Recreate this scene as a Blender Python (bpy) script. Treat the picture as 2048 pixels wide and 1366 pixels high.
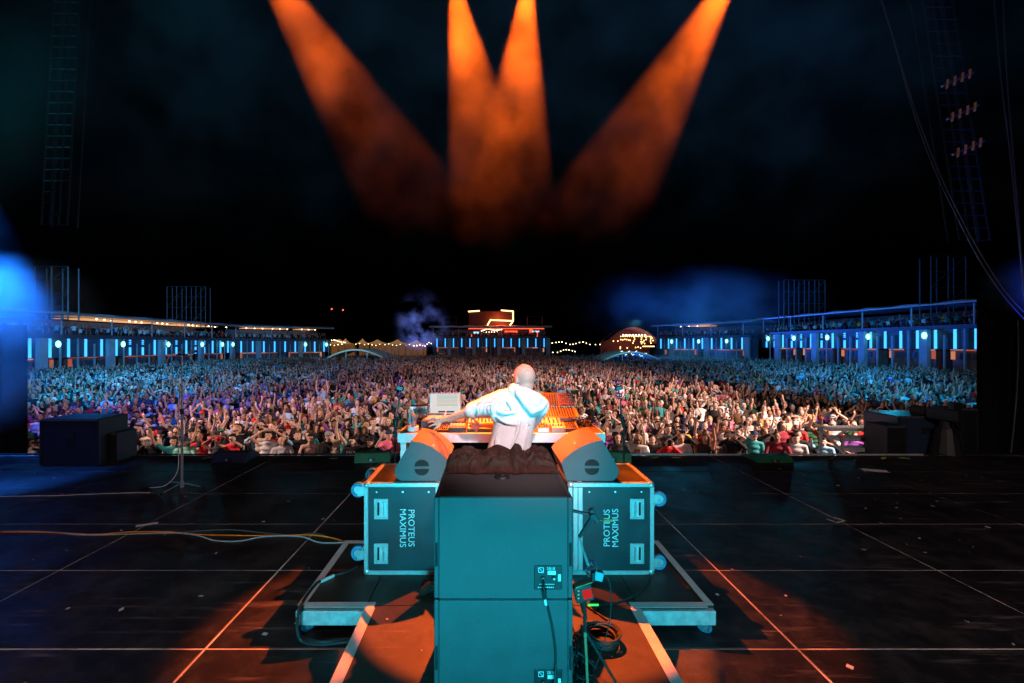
import bpy, bmesh, math, random
import numpy as np
from mathutils import Vector, Matrix, Quaternion
R = math.radians
random.seed(7)
rng = np.random.default_rng(11)
SC = bpy.context.scene
COL = SC.collection
for o in list(bpy.data.objects):
    bpy.data.objects.remove(o)

# ------------------------------------------------------------------ camera
CAMZ, F, VX, VY = 2.05, 853.0, 979.0, 690.0      # metres, pixels of the 2048 wide photograph
cam_d = bpy.data.cameras.new('camera')
cam_d.sensor_width = 36.0
cam_d.lens = 36.0 * F / 2048
cam_d.shift_x = (1024 - VX) / 2048
cam_d.shift_y = (VY - 683) / 2048
cam_d.clip_end = 1000
cam_d.clip_start = 0.05
cam = bpy.data.objects.new('camera', cam_d)
COL.objects.link(cam)
cam.location = (0, 0, CAMZ)
cam.rotation_euler = (R(90), 0, 0)
SC.camera = cam

# ------------------------------------------------------------------ world, exposure
w = bpy.data.worlds.new('World')
SC.world = w
w.use_nodes = True
nt = w.node_tree
bg = nt.nodes['Background']
sky = nt.nodes.new('ShaderNodeTexSky')
sky.sky_type = 'NISHITA'
sky.sun_disc = False
sky.sun_elevation = R(-8)
sky.sun_rotation = R(180)
nt.links.new(sky.outputs[0], bg.inputs[0])
bg.inputs[1].default_value = 0.01
SC.view_settings.view_transform = 'Standard'
SC.view_settings.look = 'None'
SC.view_settings.exposure = 0.0
SC.view_settings.gamma = 1.0
SC.view_settings.use_curve_mapping = False
cy = SC.cycles
SC.render.engine = 'CYCLES'
cy.use_denoising = True
try:
    cy.denoiser = 'OPENIMAGEDENOISE'
    cy.denoising_input_passes = 'RGB_ALBEDO_NORMAL'
except Exception:
    pass
cy.max_bounces = 4
cy.diffuse_bounces = 2
cy.glossy_bounces = 2
cy.transmission_bounces = 4
cy.volume_bounces = 0
cy.transparent_max_bounces = 8
cy.caustics_reflective = False
cy.caustics_refractive = False
cy.sample_clamp_indirect = 3.0
cy.volume_step_rate = 2.5
cy.volume_max_steps = 96
cy.use_light_tree = True

# ------------------------------------------------------------------ lamps of the show
def aim(o, target):
    d = Vector(target) - o.location
    o.rotation_euler = d.to_track_quat('-Z', 'Y').to_euler()
def spot(name, loc, target, col, watt, deg, blend=0.3, size=0.08):
    l = bpy.data.lights.new(name, 'SPOT')
    l.energy = watt; l.color = col; l.spot_size = R(deg); l.spot_blend = blend; l.shadow_soft_size = size
    o = bpy.data.objects.new(name, l); COL.objects.link(o)
    o.location = loc; aim(o, target)
    return o
def area(name, loc, target, col, watt, sx, sy, spread=180):
    l = bpy.data.lights.new(name, 'AREA')
    l.shape = 'RECTANGLE'; l.size = sx; l.size_y = sy; l.energy = watt; l.color = col; l.spread = R(spread)
    o = bpy.data.objects.new(name, l); COL.objects.link(o)
    o.location = loc; aim(o, target)
    return o
ORANGE = (1.0, 0.118, 0.005)
# four orange beams hung over the front edge of the stage, crossing on the booth
spot('beam_spot', (-4.86, 8.0, 10.2), (0.56, 4.0, 1.30), ORANGE, 42000, 9.0, 0.30, 0.05)
spot('beam_spot', (-0.85, 8.97, 10.2), (0.41, 4.0, 1.30), ORANGE, 58000, 9.0, 0.08, 0.05)
spot('beam_spot', (0.85, 9.0, 10.2), (0.02, 4.0, 1.30), ORANGE, 58000, 9.0, 0.08, 0.05)
spot('beam_spot', (5.28, 8.64, 10.2), (-0.13, 4.0, 1.30), ORANGE, 66000, 9.0, 0.30, 0.05)
# low cyan bars upstage, behind the photographer
area('floor_bar_light', (0.1, -1.6, 0.80), (0.1, 3.0, 0.75), (0.02, 0.54, 0.72), 62, 3.6, 0.25, 42)
# pink-white key on the performer from the upstage truss, and its spill on the floor
spot('upstage_key', (0.9, -2.0, 4.7), (0.15, 3.5, 1.25), (1.0, 0.78, 0.84), 2300, 15, 0.5, 0.15)
spot('upstage_spill', (-1.5, -1.0, 4.9), (-5.0, 4.2, 0.0), (1.0, 0.74, 0.72), 650, 78, 0.9, 0.15)
spot('upstage_spill', (2.0, -1.0, 4.9), (5.5, 4.2, 0.0), (1.0, 0.74, 0.72), 650, 78, 0.9, 0.15)
spot('upstage_spill', (3.0, -1.0, 4.9), (8.0, 8.7, 0.1), (1.0, 0.80, 0.80), 420, 26, 0.8, 0.15)
# washes on the audience from the lamp towers left and right of the stage and from the front truss
spot('crowd_wash', (13.5, 8.6, 4.6), (0.0, 20.0, -1.0), (1.0, 0.66, 0.54), 15000, 75, 0.35, 0.2)
spot('crowd_wash', (14.0, 10.0, 5.4), (2.0, 48.0, -1.0), (1.0, 0.64, 0.60), 21000, 46, 0.9, 0.2)
spot('crowd_wash', (-13.5, 8.6, 4.8), (1.0, 19.5, -1.0), (1.0, 0.62, 0.52), 6500, 64, 0.4, 0.2)
spot('crowd_wash', (0.5, 10.0, 10.4), (0.5, 30.0, -1.0), (1.0, 0.62, 0.56), 2600, 50, 0.9, 0.2)
spot('blue_wash', (-14.0, 10.0, 4.8), (-9.0, 22.0, -1.0), (0.14, 0.16, 1.0), 4500, 100, 0.9, 0.2)
spot('blue_wash', (-14.0, 10.0, 5.2), (-30.0, 52.0, 0.0), (0.01, 0.42, 1.0), 19000, 66, 0.9, 0.2)
spot('blue_wash', (14.0, 10.0, 5.2), (33.0, 50.0, 0.0), (0.01, 0.44, 1.0), 14000, 58, 0.9, 0.2)
spot('blue_wash', (-14.0, 10.0, 5.2), (-46.5, 62.0, 2.6), (0.02, 0.36, 1.0), 70000, 34, 0.7, 0.2)
spot('blue_wash', (14.0, 10.0, 5.2), (46.0, 66.0, 3.2), (0.02, 0.36, 1.0), 50000, 32, 0.7, 0.2)
spot('blue_wash', (-12.5, 3.5, 4.5), (-7.5, 6.8, 0.0), (0.01, 0.07, 1.0), 260, 40, 0.9, 0.2)
# ------------------------------------------------------------------ materials
MATS = {}
def mat(name, col, rough=0.6, metal=0.0, var=0.15, scale=20.0, bump=0.0, spec=0.5, emit=None, estr=0.0, alpha=None, trans=0.0, coord='Object', bscale=None, col2=None, thresh=None):
    if name in MATS: return MATS[name]
    m = bpy.data.materials.new(name); m.use_nodes = True
    nt = m.node_tree; p = nt.nodes['Principled BSDF']
    p.inputs['Roughness'].default_value = rough
    p.inputs['Metallic'].default_value = metal
    p.inputs['Specular IOR Level'].default_value = spec
    p.inputs['Transmission Weight'].default_value = trans
    tc = nt.nodes.new('ShaderNodeTexCoord')
    n = nt.nodes.new('ShaderNodeTexNoise'); n.inputs['Scale'].default_value = scale; n.inputs['Detail'].default_value = 5; n.inputs['Roughness'].default_value = 0.65
    nt.links.new(tc.outputs[coord], n.inputs['Vector'])
    r = nt.nodes.new('ShaderNodeValToRGB')
    c = Vector(col[:3])
    a, b = (c * (1 - var), c * (1 + var)) if col2 is None else (c, Vector(col2))
    lo, hi = thresh if thresh else (0.3, 0.7)
    r.color_ramp.elements[0].position = lo; r.color_ramp.elements[0].color = (*a, 1)
    r.color_ramp.elements[1].position = hi; r.color_ramp.elements[1].color = (*[min(1, x) for x in b], 1)
    nt.links.new(n.outputs['Fac'], r.inputs[0]); nt.links.new(r.outputs[0], p.inputs['Base Color'])
    mr = nt.nodes.new('ShaderNodeMapRange'); mr.inputs['To Min'].default_value = max(0, rough - 0.12); mr.inputs['To Max'].default_value = min(1, rough + 0.12)
    nt.links.new(n.outputs['Fac'], mr.inputs[0]); nt.links.new(mr.outputs[0], p.inputs['Roughness'])
    if bump:
        n2 = nt.nodes.new('ShaderNodeTexNoise'); n2.inputs['Scale'].default_value = bscale or scale * 6; n2.inputs['Detail'].default_value = 3
        nt.links.new(tc.outputs[coord], n2.inputs['Vector'])
        bp = nt.nodes.new('ShaderNodeBump'); bp.inputs['Strength'].default_value = bump; bp.inputs['Distance'].default_value = 0.01
        nt.links.new(n2.outputs['Fac'], bp.inputs['Height']); nt.links.new(bp.outputs[0], p.inputs['Normal'])
    if emit:
        p.inputs['Emission Color'].default_value = (*emit, 1); p.inputs['Emission Strength'].default_value = estr
        m.cycles.emission_sampling = 'NONE' if estr else 'AUTO'
    MATS[name] = m
    return m
def objcol(name, rough=0.75, attr=None, bump=0.0, sss=0.0):
    """base colour carried by each object (its cloth, hair or skin colour), optionally times a face-feature attribute"""
    m = bpy.data.materials.new(name); m.use_nodes = True
    nt = m.node_tree; p = nt.nodes['Principled BSDF']; p.inputs['Roughness'].default_value = rough
    p.inputs['Specular IOR Level'].default_value = 0.3
    oi = nt.nodes.new('ShaderNodeObjectInfo')
    tc = nt.nodes.new('ShaderNodeTexCoord')
    n = nt.nodes.new('ShaderNodeTexNoise'); n.inputs['Scale'].default_value = 14; n.inputs['Detail'].default_value = 4
    nt.links.new(tc.outputs['Object'], n.inputs['Vector'])
    mr = nt.nodes.new('ShaderNodeMapRange'); mr.inputs['To Min'].default_value = 0.78; mr.inputs['To Max'].default_value = 1.2
    nt.links.new(n.outputs['Fac'], mr.inputs[0])
    mx = nt.nodes.new('ShaderNodeVectorMath'); mx.operation = 'SCALE'
    nt.links.new(oi.outputs['Color'], mx.inputs[0]); nt.links.new(mr.outputs[0], mx.inputs['Scale'])
    out = mx.outputs[0]
    if attr:
        at = nt.nodes.new('ShaderNodeAttribute'); at.attribute_name = attr
        m2 = nt.nodes.new('ShaderNodeVectorMath'); m2.operation = 'MULTIPLY'
        nt.links.new(out, m2.inputs[0]); nt.links.new(at.outputs['Color'], m2.inputs[1]); out = m2.outputs[0]
    nt.links.new(out, p.inputs['Base Color'])
    if bump:
        bp = nt.nodes.new('ShaderNodeBump'); bp.inputs['Strength'].default_value = bump; bp.inputs['Distance'].default_value = 0.02
        nt.links.new(n.outputs['Fac'], bp.inputs['Height']); nt.links.new(bp.outputs[0], p.inputs['Normal'])
    return m
def attrcol(name, attr, rough=0.75):
    m = bpy.data.materials.new(name); m.use_nodes = True
    nt = m.node_tree; p = nt.nodes['Principled BSDF']; p.inputs['Roughness'].default_value = rough
    p.inputs['Specular IOR Level'].default_value = 0.25
    at = nt.nodes.new('ShaderNodeAttribute'); at.attribute_name = attr
    nt.links.new(at.outputs['Color'], p.inputs['Base Color'])
    return m
def glow(name, col, s):
    if name in MATS: return MATS[name]
    m = bpy.data.materials.new(name); m.use_nodes = True
    nt = m.node_tree; nt.nodes.remove(nt.nodes['Principled BSDF'])
    e = nt.nodes.new('ShaderNodeEmission'); e.inputs[0].default_value = (*col, 1); e.inputs[1].default_value = s
    nt.links.new(e.outputs[0], nt.nodes['Material Output'].inputs[0])
    m.cycles.emission_sampling = 'NONE'
    MATS[name] = m
    return m

def stage_black(name, base, dust, scuff_scale=1.0):
    """black phenolic stage ply: pale scuffs, dust, drips and uneven gloss"""
    m = bpy.data.materials.new(name); m.use_nodes = True
    nt = m.node_tree; L = nt.links; p = nt.nodes['Principled BSDF']
    tc = nt.nodes.new('ShaderNodeTexCoord')
    g = nt.nodes.new('ShaderNodeNewGeometry')
    def noise(scale, detail, vec=(1, 1, 1), rough=0.6):
        mp = nt.nodes.new('ShaderNodeMapping'); mp.inputs['Scale'].default_value = vec
        mp.inputs['Rotation'].default_value = (0, 0, 0.5)
        L.new(g.outputs['Position'], mp.inputs[0])
        n = nt.nodes.new('ShaderNodeTexNoise'); n.inputs['Scale'].default_value = scale; n.inputs['Detail'].default_value = detail; n.inputs['Roughness'].default_value = rough
        L.new(mp.outputs[0], n.inputs['Vector']); return n.outputs['Fac']
    def ramp(x, lo, hi, a=0, b=1):
        r = nt.nodes.new('ShaderNodeMapRange'); r.clamp = True
        r.inputs['From Min'].default_value = lo; r.inputs['From Max'].default_value = hi; r.inputs['To Min'].default_value = a; r.inputs['To Max'].default_value = b
        L.new(x, r.inputs[0]); return r.outputs[0]
    def mul(a, b):
        k = nt.nodes.new('ShaderNodeMath'); k.operation = 'MULTIPLY'; L.new(a, k.inputs[0])
        if isinstance(b, float): k.inputs[1].default_value = b
        else: L.new(b, k.inputs[1])
        return k.outputs[0]
    def add(a, b):
        k = nt.nodes.new('ShaderNodeMath'); k.operation = 'MAXIMUM'; L.new(a, k.inputs[0]); L.new(b, k.inputs[1]); return k.outputs[0]
    scuff = mul(ramp(noise(4.5, 8, (0.25, 3.4, 1), 0.7), 0.55, 0.72), ramp(noise(0.8, 3), 0.44, 0.60))
    dustn = mul(ramp(noise(2.2, 10, rough=0.82), 0.47, 0.80), 0.36)
    spk = nt.nodes.new('ShaderNodeTexVoronoi'); spk.inputs['Scale'].default_value = 7.0
    L.new(g.outputs['Position'], spk.inputs['Vector'])
    speck = mul(ramp(spk.outputs['Distance'], 0.035, 0.02), ramp(noise(2.0, 2), 0.5, 0.56))
    f = add(add(scuff, dustn), speck)
    mix = nt.nodes.new('ShaderNodeMix'); mix.data_type = 'RGBA'
    L.new(f, mix.inputs['Factor']); mix.inputs['A'].default_value = (*base, 1); mix.inputs['B'].default_value = (*dust, 1)
    L.new(mix.outputs['Result'], p.inputs['Base Color'])
    L.new(ramp(noise(2.4, 5), 0.3, 0.7, 0.38, 0.62), p.inputs['Roughness'])
    p.inputs['Specular IOR Level'].default_value = 0.35
    # fine anti-slip hexagon wire pattern as relief
    wv = nt.nodes.new('ShaderNodeTexVoronoi'); wv.inputs['Scale'].default_value = 160.0; wv.inputs['Randomness'].default_value = 0.1
    L.new(g.outputs['Position'], wv.inputs['Vector'])
    bp = nt.nodes.new('ShaderNodeBump'); bp.inputs['Strength'].default_value = 0.12; bp.inputs['Distance'].default_value = 0.002
    L.new(wv.outputs['Distance'], bp.inputs['Height']); L.new(bp.outputs[0], p.inputs['Normal'])
    return m
def worn_paint(name, col, rough, scr, grain=420.0, bump=0.35):
    """painted or laminated panel: fine orange-peel grain, faint blotches, sparse pale scratches and drips"""
    m = bpy.data.materials.new(name); m.use_nodes = True
    nt = m.node_tree; L = nt.links; p = nt.nodes['Principled BSDF']
    tc = nt.nodes.new('ShaderNodeTexCoord')
    def noise(scale, detail, vec=(1, 1, 1), rough=0.6, rot=(0, 0, 0)):
        mp = nt.nodes.new('ShaderNodeMapping'); mp.inputs['Scale'].default_value = vec; mp.inputs['Rotation'].default_value = rot
        L.new(tc.outputs['Object'], mp.inputs[0])
        n = nt.nodes.new('ShaderNodeTexNoise'); n.inputs['Scale'].default_value = scale; n.inputs['Detail'].default_value = detail; n.inputs['Roughness'].default_value = rough
        L.new(mp.outputs[0], n.inputs['Vector']); return n.outputs['Fac']
    def ramp(x, lo, hi, a=0.0, b=1.0):
        r = nt.nodes.new('ShaderNodeMapRange'); r.clamp = True
        r.inputs['From Min'].default_value = lo; r.inputs['From Max'].default_value = hi; r.inputs['To Min'].default_value = a; r.inputs['To Max'].default_value = b
        L.new(x, r.inputs[0]); return r.outputs[0]
    def op(k, a, b):
        q = nt.nodes.new('ShaderNodeMath'); q.operation = k; L.new(a, q.inputs[0])
        if isinstance(b, float): q.inputs[1].default_value = b
        else: L.new(b, q.inputs[1])
        return q.outputs[0]
    s1 = op('MULTIPLY', ramp(noise(9, 2, (9, 1, 0.7)), 0.70, 0.76), ramp(noise(4, 2), 0.52, 0.6))
    s2 = op('MULTIPLY', ramp(noise(7, 3, (12, 1, 0.5), 0.6, (0, 0.9, 0)), 0.70, 0.75), ramp(noise(3, 2, (1, 1, 1.2)), 0.50, 0.6))
    f = op('MULTIPLY', op('MAXIMUM', s1, s2), scr)
    bl = ramp(noise(6, 6, rough=0.7), 0.3, 0.7, 0.80, 1.18)
    gr = ramp(noise(230, 2), 0.3, 0.7, 0.82, 1.2)
    k = op('MULTIPLY', bl, gr)
    b = nt.nodes.new('ShaderNodeVectorMath'); b.operation = 'SCALE'; b.inputs[0].default_value = col; L.new(k, b.inputs['Scale'])
    mix = nt.nodes.new('ShaderNodeMix'); mix.data_type = 'RGBA'; L.new(f, mix.inputs['Factor']); L.new(b.outputs[0], mix.inputs['A']); mix.inputs['B'].default_value = (0.30, 0.30, 0.30, 1)
    L.new(mix.outputs['Result'], p.inputs['Base Color'])
    L.new(ramp(noise(6, 4), 0.3, 0.7, rough - 0.1, rough + 0.1), p.inputs['Roughness'])
    bp = nt.nodes.new('ShaderNodeBump'); bp.inputs['Strength'].default_value = bump; bp.inputs['Distance'].default_value = 0.003
    L.new(noise(grain, 2), bp.inputs['Height']); L.new(bp.outputs[0], p.inputs['Normal'])
    return m
M_STAGE = stage_black('stage_ply', (0.0075, 0.007, 0.007), (0.16, 0.135, 0.125))
M_RISER = stage_black('riser_ply', (0.034, 0.024, 0.018), (0.17, 0.13, 0.10))
M_SEAM = mat('deck_frame', (0.42, 0.39, 0.38), 0.5, 0.0, 0.75, 2.2)
M_ALU = mat('aluminium', (0.42, 0.44, 0.44), 0.42, 0.45, 0.12, 30, 0.05)
M_ALUD = mat('scratched_aluminium', (0.46, 0.48, 0.48), 0.5, 0.2, 0.3, 14, 0.08)
M_TAPE = mat('white_tape', (0.56, 0.54, 0.53), 0.7, 0, 0.12, 9, 0.15)
M_BLK = mat('black_plastic', (0.012, 0.012, 0.013), 0.5, 0, 0.2, 30)
M_RUB = mat('black_rubber', (0.018, 0.018, 0.019), 0.6, 0, 0.2, 40)
M_DRAPE = mat('black_molton', (0.006, 0.006, 0.007), 0.95, 0, 0.3, 6, 0.2, spec=0.1)
M_SUB = worn_paint('cabinet_paint', (0.054, 0.060, 0.063), 0.55, 0.30, 300.0, 0.5)
M_SUBTOP = mat('cabinet_side_paint', (0.05, 0.046, 0.046), 0.6, 0, 0.12, 40, 0.3, bscale=420)
M_CASE = worn_paint('case_laminate', (0.014, 0.020, 0.026), 0.42, 0.22, 120.0, 0.06)
M_WHITE = mat('white_paint', (0.72, 0.72, 0.72), 0.5, 0, 0.06, 40)
M_PRINT = mat('white_print', (0.62, 0.64, 0.64), 0.7, 0, 0.10, 60)
M_BLUEW = mat('blue_wheel_rubber', (0.03, 0.20, 0.34), 0.5, 0, 0.15, 30)
M_GRILLE = mat('monitor_grille', (0.10, 0.095, 0.09), 0.75, 0, 0.08, 120, 0.5, bscale=700)
M_MON = worn_paint('monitor_paint', (0.062, 0.068, 0.072), 0.58, 0.22, 300.0, 0.5)
M_JACKET = mat('dark_jacket', (0.040, 0.014, 0.009), 0.85, 0, 0.4, 25, 0.5, bscale=160, spec=0.2)
M_BLACKHOLE = mat('recess_shade', (0.004, 0.004, 0.004), 0.8)  # near-black plates hold the shade of slots and holes in their colour
M_CREAM = mat('cream_panel', (0.30, 0.28, 0.24), 0.5, 0, 0.06, 50)
M_STEEL = mat('zinc_steel', (0.55, 0.55, 0.55), 0.38, 0.7, 0.15, 40)
M_TRUSS = mat('scaffold_tube', (0.10, 0.11, 0.12), 0.5, 0.5, 0.2, 20)
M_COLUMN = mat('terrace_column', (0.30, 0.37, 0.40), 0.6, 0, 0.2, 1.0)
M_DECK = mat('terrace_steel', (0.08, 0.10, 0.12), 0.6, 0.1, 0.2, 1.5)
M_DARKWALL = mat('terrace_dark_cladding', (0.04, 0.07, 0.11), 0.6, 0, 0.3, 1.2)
M_ROOF = mat('terrace_canvas', (0.42, 0.44, 0.46), 0.7, 0, 0.15, 0.8)
M_GROUND = mat('trodden_ground', (0.035, 0.03, 0.022), 0.95, 0, 0.4, 0.6)
M_LEDBLUE = glow('led_tube_blue', (0.04, 0.36, 1.0), 2.3)
M_TEALLAMP = glow('teal_lamp', (0.22, 1.0, 0.95), 4.0)
M_BULB = glow('warm_bulb', (1.0, 0.58, 0.20), 5.0)
M_BULBW = glow('warm_white_bulb', (1.0, 0.75, 0.45), 7.0)
M_REDGLOW = glow('red_lamp', (1.0, 0.07, 0.03), 3.0)

# ------------------------------------------------------------------ mesh helpers
class MB:
    def __init__(s, o=(0, 0, 0)):
        s.v = []; s.f = []; s.o = Vector(o)
    def add(s, vs, fs):
        k = len(s.v); s.v += [tuple(v) for v in vs]; s.f += [tuple(i + k for i in f) for f in fs]; return s
    def box(s, c, d, rot=None):
        h = [x / 2 for x in d]
        vs = [Vector((sx * h[0], sy * h[1], sz * h[2])) for sz in (-1, 1) for sy in (-1, 1) for sx in (-1, 1)]
        if rot is not None: vs = [rot @ v for v in vs]
        c = Vector(c)
        return s.add([v + c for v in vs], [(0, 2, 3, 1), (4, 5, 7, 6), (0, 1, 5, 4), (2, 6, 7, 3), (0, 4, 6, 2), (1, 3, 7, 5)])
    def bx(s, x0, x1, y0, y1, z0, z1):
        return s.box(((x0 + x1) / 2, (y0 + y1) / 2, (z0 + z1) / 2), (abs(x1 - x0), abs(y1 - y0), abs(z1 - z0)))
    def cyl(s, p0, p1, r0, r1=None, n=12, caps=True):
        r1 = r0 if r1 is None else r1
        p0, p1 = Vector(p0), Vector(p1); d = (p1 - p0).normalized()
        a = d.orthogonal().normalized(); b = d.cross(a)
        vs = []
        for p, r in ((p0, r0), (p1, r1)):
            vs += [p + (a * math.cos(t) + b * math.sin(t)) * r for t in [2 * math.pi * i / n for i in range(n)]]
        fs = [(i, (i + 1) % n, n + (i + 1) % n, n + i) for i in range(n)]
        if caps: fs += [tuple(range(n - 1, -1, -1)), tuple(range(n, 2 * n))]
        return s.add(vs, fs)
    def tube(s, pts, r, n=8, close=False):
        pts = [Vector(p) for p in pts]; N = len(pts); vs = []
        ref = Vector((0.13, 0.21, 0.97))
        for i, p in enumerate(pts):
            d = (pts[min(i + 1, N - 1)] - pts[max(i - 1, 0)])
            d = d.normalized() if d.length > 1e-9 else Vector((0, 0, 1))
            a = d.cross(ref)
            if a.length < 1e-3: a = d.orthogonal()
            a.normalize(); b = d.cross(a)
            rr = r[i] if isinstance(r, (list, tuple)) else r
            vs += [p + (a * math.cos(t) + b * math.sin(t)) * rr for t in [2 * math.pi * k / n for k in range(n)]]
        fs = []
        for i in range(N - 1):
            fs += [(i * n + k, i * n + (k + 1) % n, (i + 1) * n + (k + 1) % n, (i + 1) * n + k) for k in range(n)]
        fs += [tuple(range(n - 1, -1, -1)), tuple(range((N - 1) * n, N * n))]
        return s.add(vs, fs)
    def ell(s, c, r, rot=None, nu=14, nv=9):
        c = Vector(c); vs = []; r = (r, r, r) if not isinstance(r, (tuple, list)) else r
        def q(x, y, z):
            v = Vector((x * r[0], y * r[1], z * r[2]))
            return c + (rot @ v if rot is not None else v)
        vs.append(q(0, 0, -1))
        for j in range(1, nv):
            t = math.pi * j / nv
            for i in range(nu):
                a = 2 * math.pi * i / nu
                vs.append(q(math.sin(t) * math.cos(a), math.sin(t) * math.sin(a), -math.cos(t)))
        vs.append(q(0, 0, 1))
        fs = [(0, 1 + (i + 1) % nu, 1 + i) for i in range(nu)]
        for j in range(nv - 2):
            fs += [(1 + j * nu + i, 1 + j * nu + (i + 1) % nu, 1 + (j + 1) * nu + (i + 1) % nu, 1 + (j + 1) * nu + i) for i in range(nu)]
        l = len(vs) - 1
        fs += [(1 + (nv - 2) * nu + i, 1 + (nv - 2) * nu + (i + 1) % nu, l) for i in range(nu)]
        return s.add(vs, fs)
    def cap(s, p0, p1, r0, r1=None, n=10):
        """tapered capsule"""
        r1 = r0 if r1 is None else r1
        s.cyl(p0, p1, r0, r1, n); s.ell(p0, r0, None, n, 6); s.ell(p1, r1, None, n, 6); return s
    def prism(s, poly, y0, y1, axis='y'):
        n = len(poly)
        def q(a, b, t): return (a, t, b) if axis == 'y' else ((t, a, b) if axis == 'x' else (a, b, t))
        vs = [q(a, b, y0) for a, b in poly] + [q(a, b, y1) for a, b in poly]
        return s.add(vs, [(i, (i + 1) % n, n + (i + 1) % n, n + i) for i in range(n)] + [tuple(range(n - 1, -1, -1)), tuple(range(n, 2 * n))])
    def loft(s, rings):
        n = len(rings[0]); vs = [v for r in rings for v in r]; K = len(rings)
        fs = [(k * n + i, k * n + (i + 1) % n, (k + 1) * n + (i + 1) % n, (k + 1) * n + i) for k in range(K - 1) for i in range(n)]
        return s.add(vs, fs + [tuple(range(n - 1, -1, -1)), tuple(range((K - 1) * n, K * n))])
    def mesh(s, name):
        me = bpy.data.meshes.new(name)
        o = s.o
        me.from_pydata([(v[0] - o.x, v[1] - o.y, v[2] - o.z) for v in s.v], [], s.f)
        bm = bmesh.new(); bm.from_mesh(me)
        bmesh.ops.recalc_face_normals(bm, faces=bm.faces)
        bm.to_mesh(me); bm.free()
        return me
    def build(s, name, m, parent=None, bevel=0.0, smooth=False, seg=2):
        me = s.mesh(name); me.materials.append(m)
        o = bpy.data.objects.new(name, me); COL.objects.link(o)
        if smooth:
            me.polygons.foreach_set('use_smooth', [True] * len(me.polygons))
        if bevel:
            b = o.modifiers.new('edge', 'BEVEL'); b.width = bevel; b.segments = seg; b.limit_method = 'ANGLE'; b.angle_limit = R(35)
        if parent is not None:
            o.parent = parent
        elif s.o.length > 0:
            o.location = s.o
        return o
def tag(o, label, cat=None, group=None, kind=None):
    if label: o['label'] = label
    if cat: o['category'] = cat
    if group: o['group'] = group
    if kind: o['kind'] = kind
    return o
def thing(name, label, cat, loc=(0, 0, 0), rz=0.0, group=None):
    o = bpy.data.objects.new(name, None); COL.objects.link(o)
    o.empty_display_size = 0.1
    o.location = loc; o.rotation_euler = (0, 0, rz)
    return tag(o, label, cat, group)
def kids(o): return [c for c in bpy.data.objects if c.parent == o]
def copy_tree(o, parent=None):
    c = o.copy(); COL.objects.link(c); c.parent = parent
    for ch in kids(o): copy_tree(ch, c)
    return c
def share(name, src, parent, loc, rot=None, scale=None):
    """another piece with the same mesh data"""
    o = bpy.data.objects.new(name, src.data); COL.objects.link(o)
    o.parent = parent; o.location = loc
    if rot is not None: o.rotation_euler = rot
    if scale is not None: o.scale = scale
    for md in src.modifiers:
        b = o.modifiers.new(md.name, md.type)
        if md.type == 'BEVEL': b.width = md.width; b.segments = md.segments; b.limit_method = 'ANGLE'; b.angle_limit = md.angle_limit
    return o
def P(px, py, Y):
    return Vector(((px - VX) / F * Y, Y, CAMZ - (py - VY) / F * Y))
def onz(px, py, z):
    Y = F * (CAMZ - z) / (py - VY)
    return Vector(((px - VX) / F * Y, Y, z))
def text_mesh(txt, size, depth=0.001, align='CENTER', space=1.0):
    c = bpy.data.curves.new('lettering', 'FONT'); c.body = txt; c.size = size; c.extrude = depth; c.align_x = align; c.align_y = 'CENTER'; c.space_line = space
    c.resolution_u = 3
    o = bpy.data.objects.new('lettering', c); COL.objects.link(o)
    bpy.context.view_layer.update()
    me = bpy.data.meshes.new_from_object(o.evaluated_get(bpy.context.evaluated_depsgraph_get()))
    bpy.data.objects.remove(o); bpy.data.curves.remove(c)
    return me
def lettering(txt, size, m, parent, loc, rot, name='lettering', **k):
    me = text_mesh(txt, size, **k); me.materials.clear(); me.materials.append(m)
    o = bpy.data.objects.new(name, me); COL.objects.link(o); o.parent = parent; o.location = loc; o.rotation_euler = rot
    return o
def remesh(mb, name, m, parent=None, voxel=0.012, smooth=4, ratio=1.0, sfac=0.5):
    """one continuous skin grown round the joined volumes"""
    me = mb.mesh(name)
    o = bpy.data.objects.new(name, me); COL.objects.link(o)
    r = o.modifiers.new('skin', 'REMESH'); r.mode = 'VOXEL'; r.voxel_size = voxel
    sm = o.modifiers.new('soft', 'SMOOTH'); sm.iterations = smooth; sm.factor = sfac
    if ratio < 1:
        d = o.modifiers.new('thin', 'DECIMATE'); d.ratio = ratio
    bpy.context.view_layer.update()
    me2 = bpy.data.meshes.new_from_object(o.evaluated_get(bpy.context.evaluated_depsgraph_get()))
    o.modifiers.clear(); o.data = me2; bpy.data.meshes.remove(me); me2.name = name
    me2.materials.clear(); me2.materials.append(m)
    me2.polygons.foreach_set('use_smooth', [True] * len(me2.polygons))
    o.parent = parent
    return o
def smooth_path(pts, k=6):
    pts = [Vector(p) for p in pts]; out = []
    n = len(pts)
    for i in range(n - 1):
        p0, p1, p2, p3 = pts[max(i - 1, 0)], pts[i], pts[i + 1], pts[min(i + 2, n - 1)]
        for j in range(k):
            t = j / k
            out.append(0.5 * ((2 * p1) + (p2 - p0) * t + (2 * p0 - 5 * p1 + 4 * p2 - p3) * t * t + (3 * p1 - p0 - 3 * p2 + p3) * t ** 3))
    out.append(pts[-1]); return out
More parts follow.
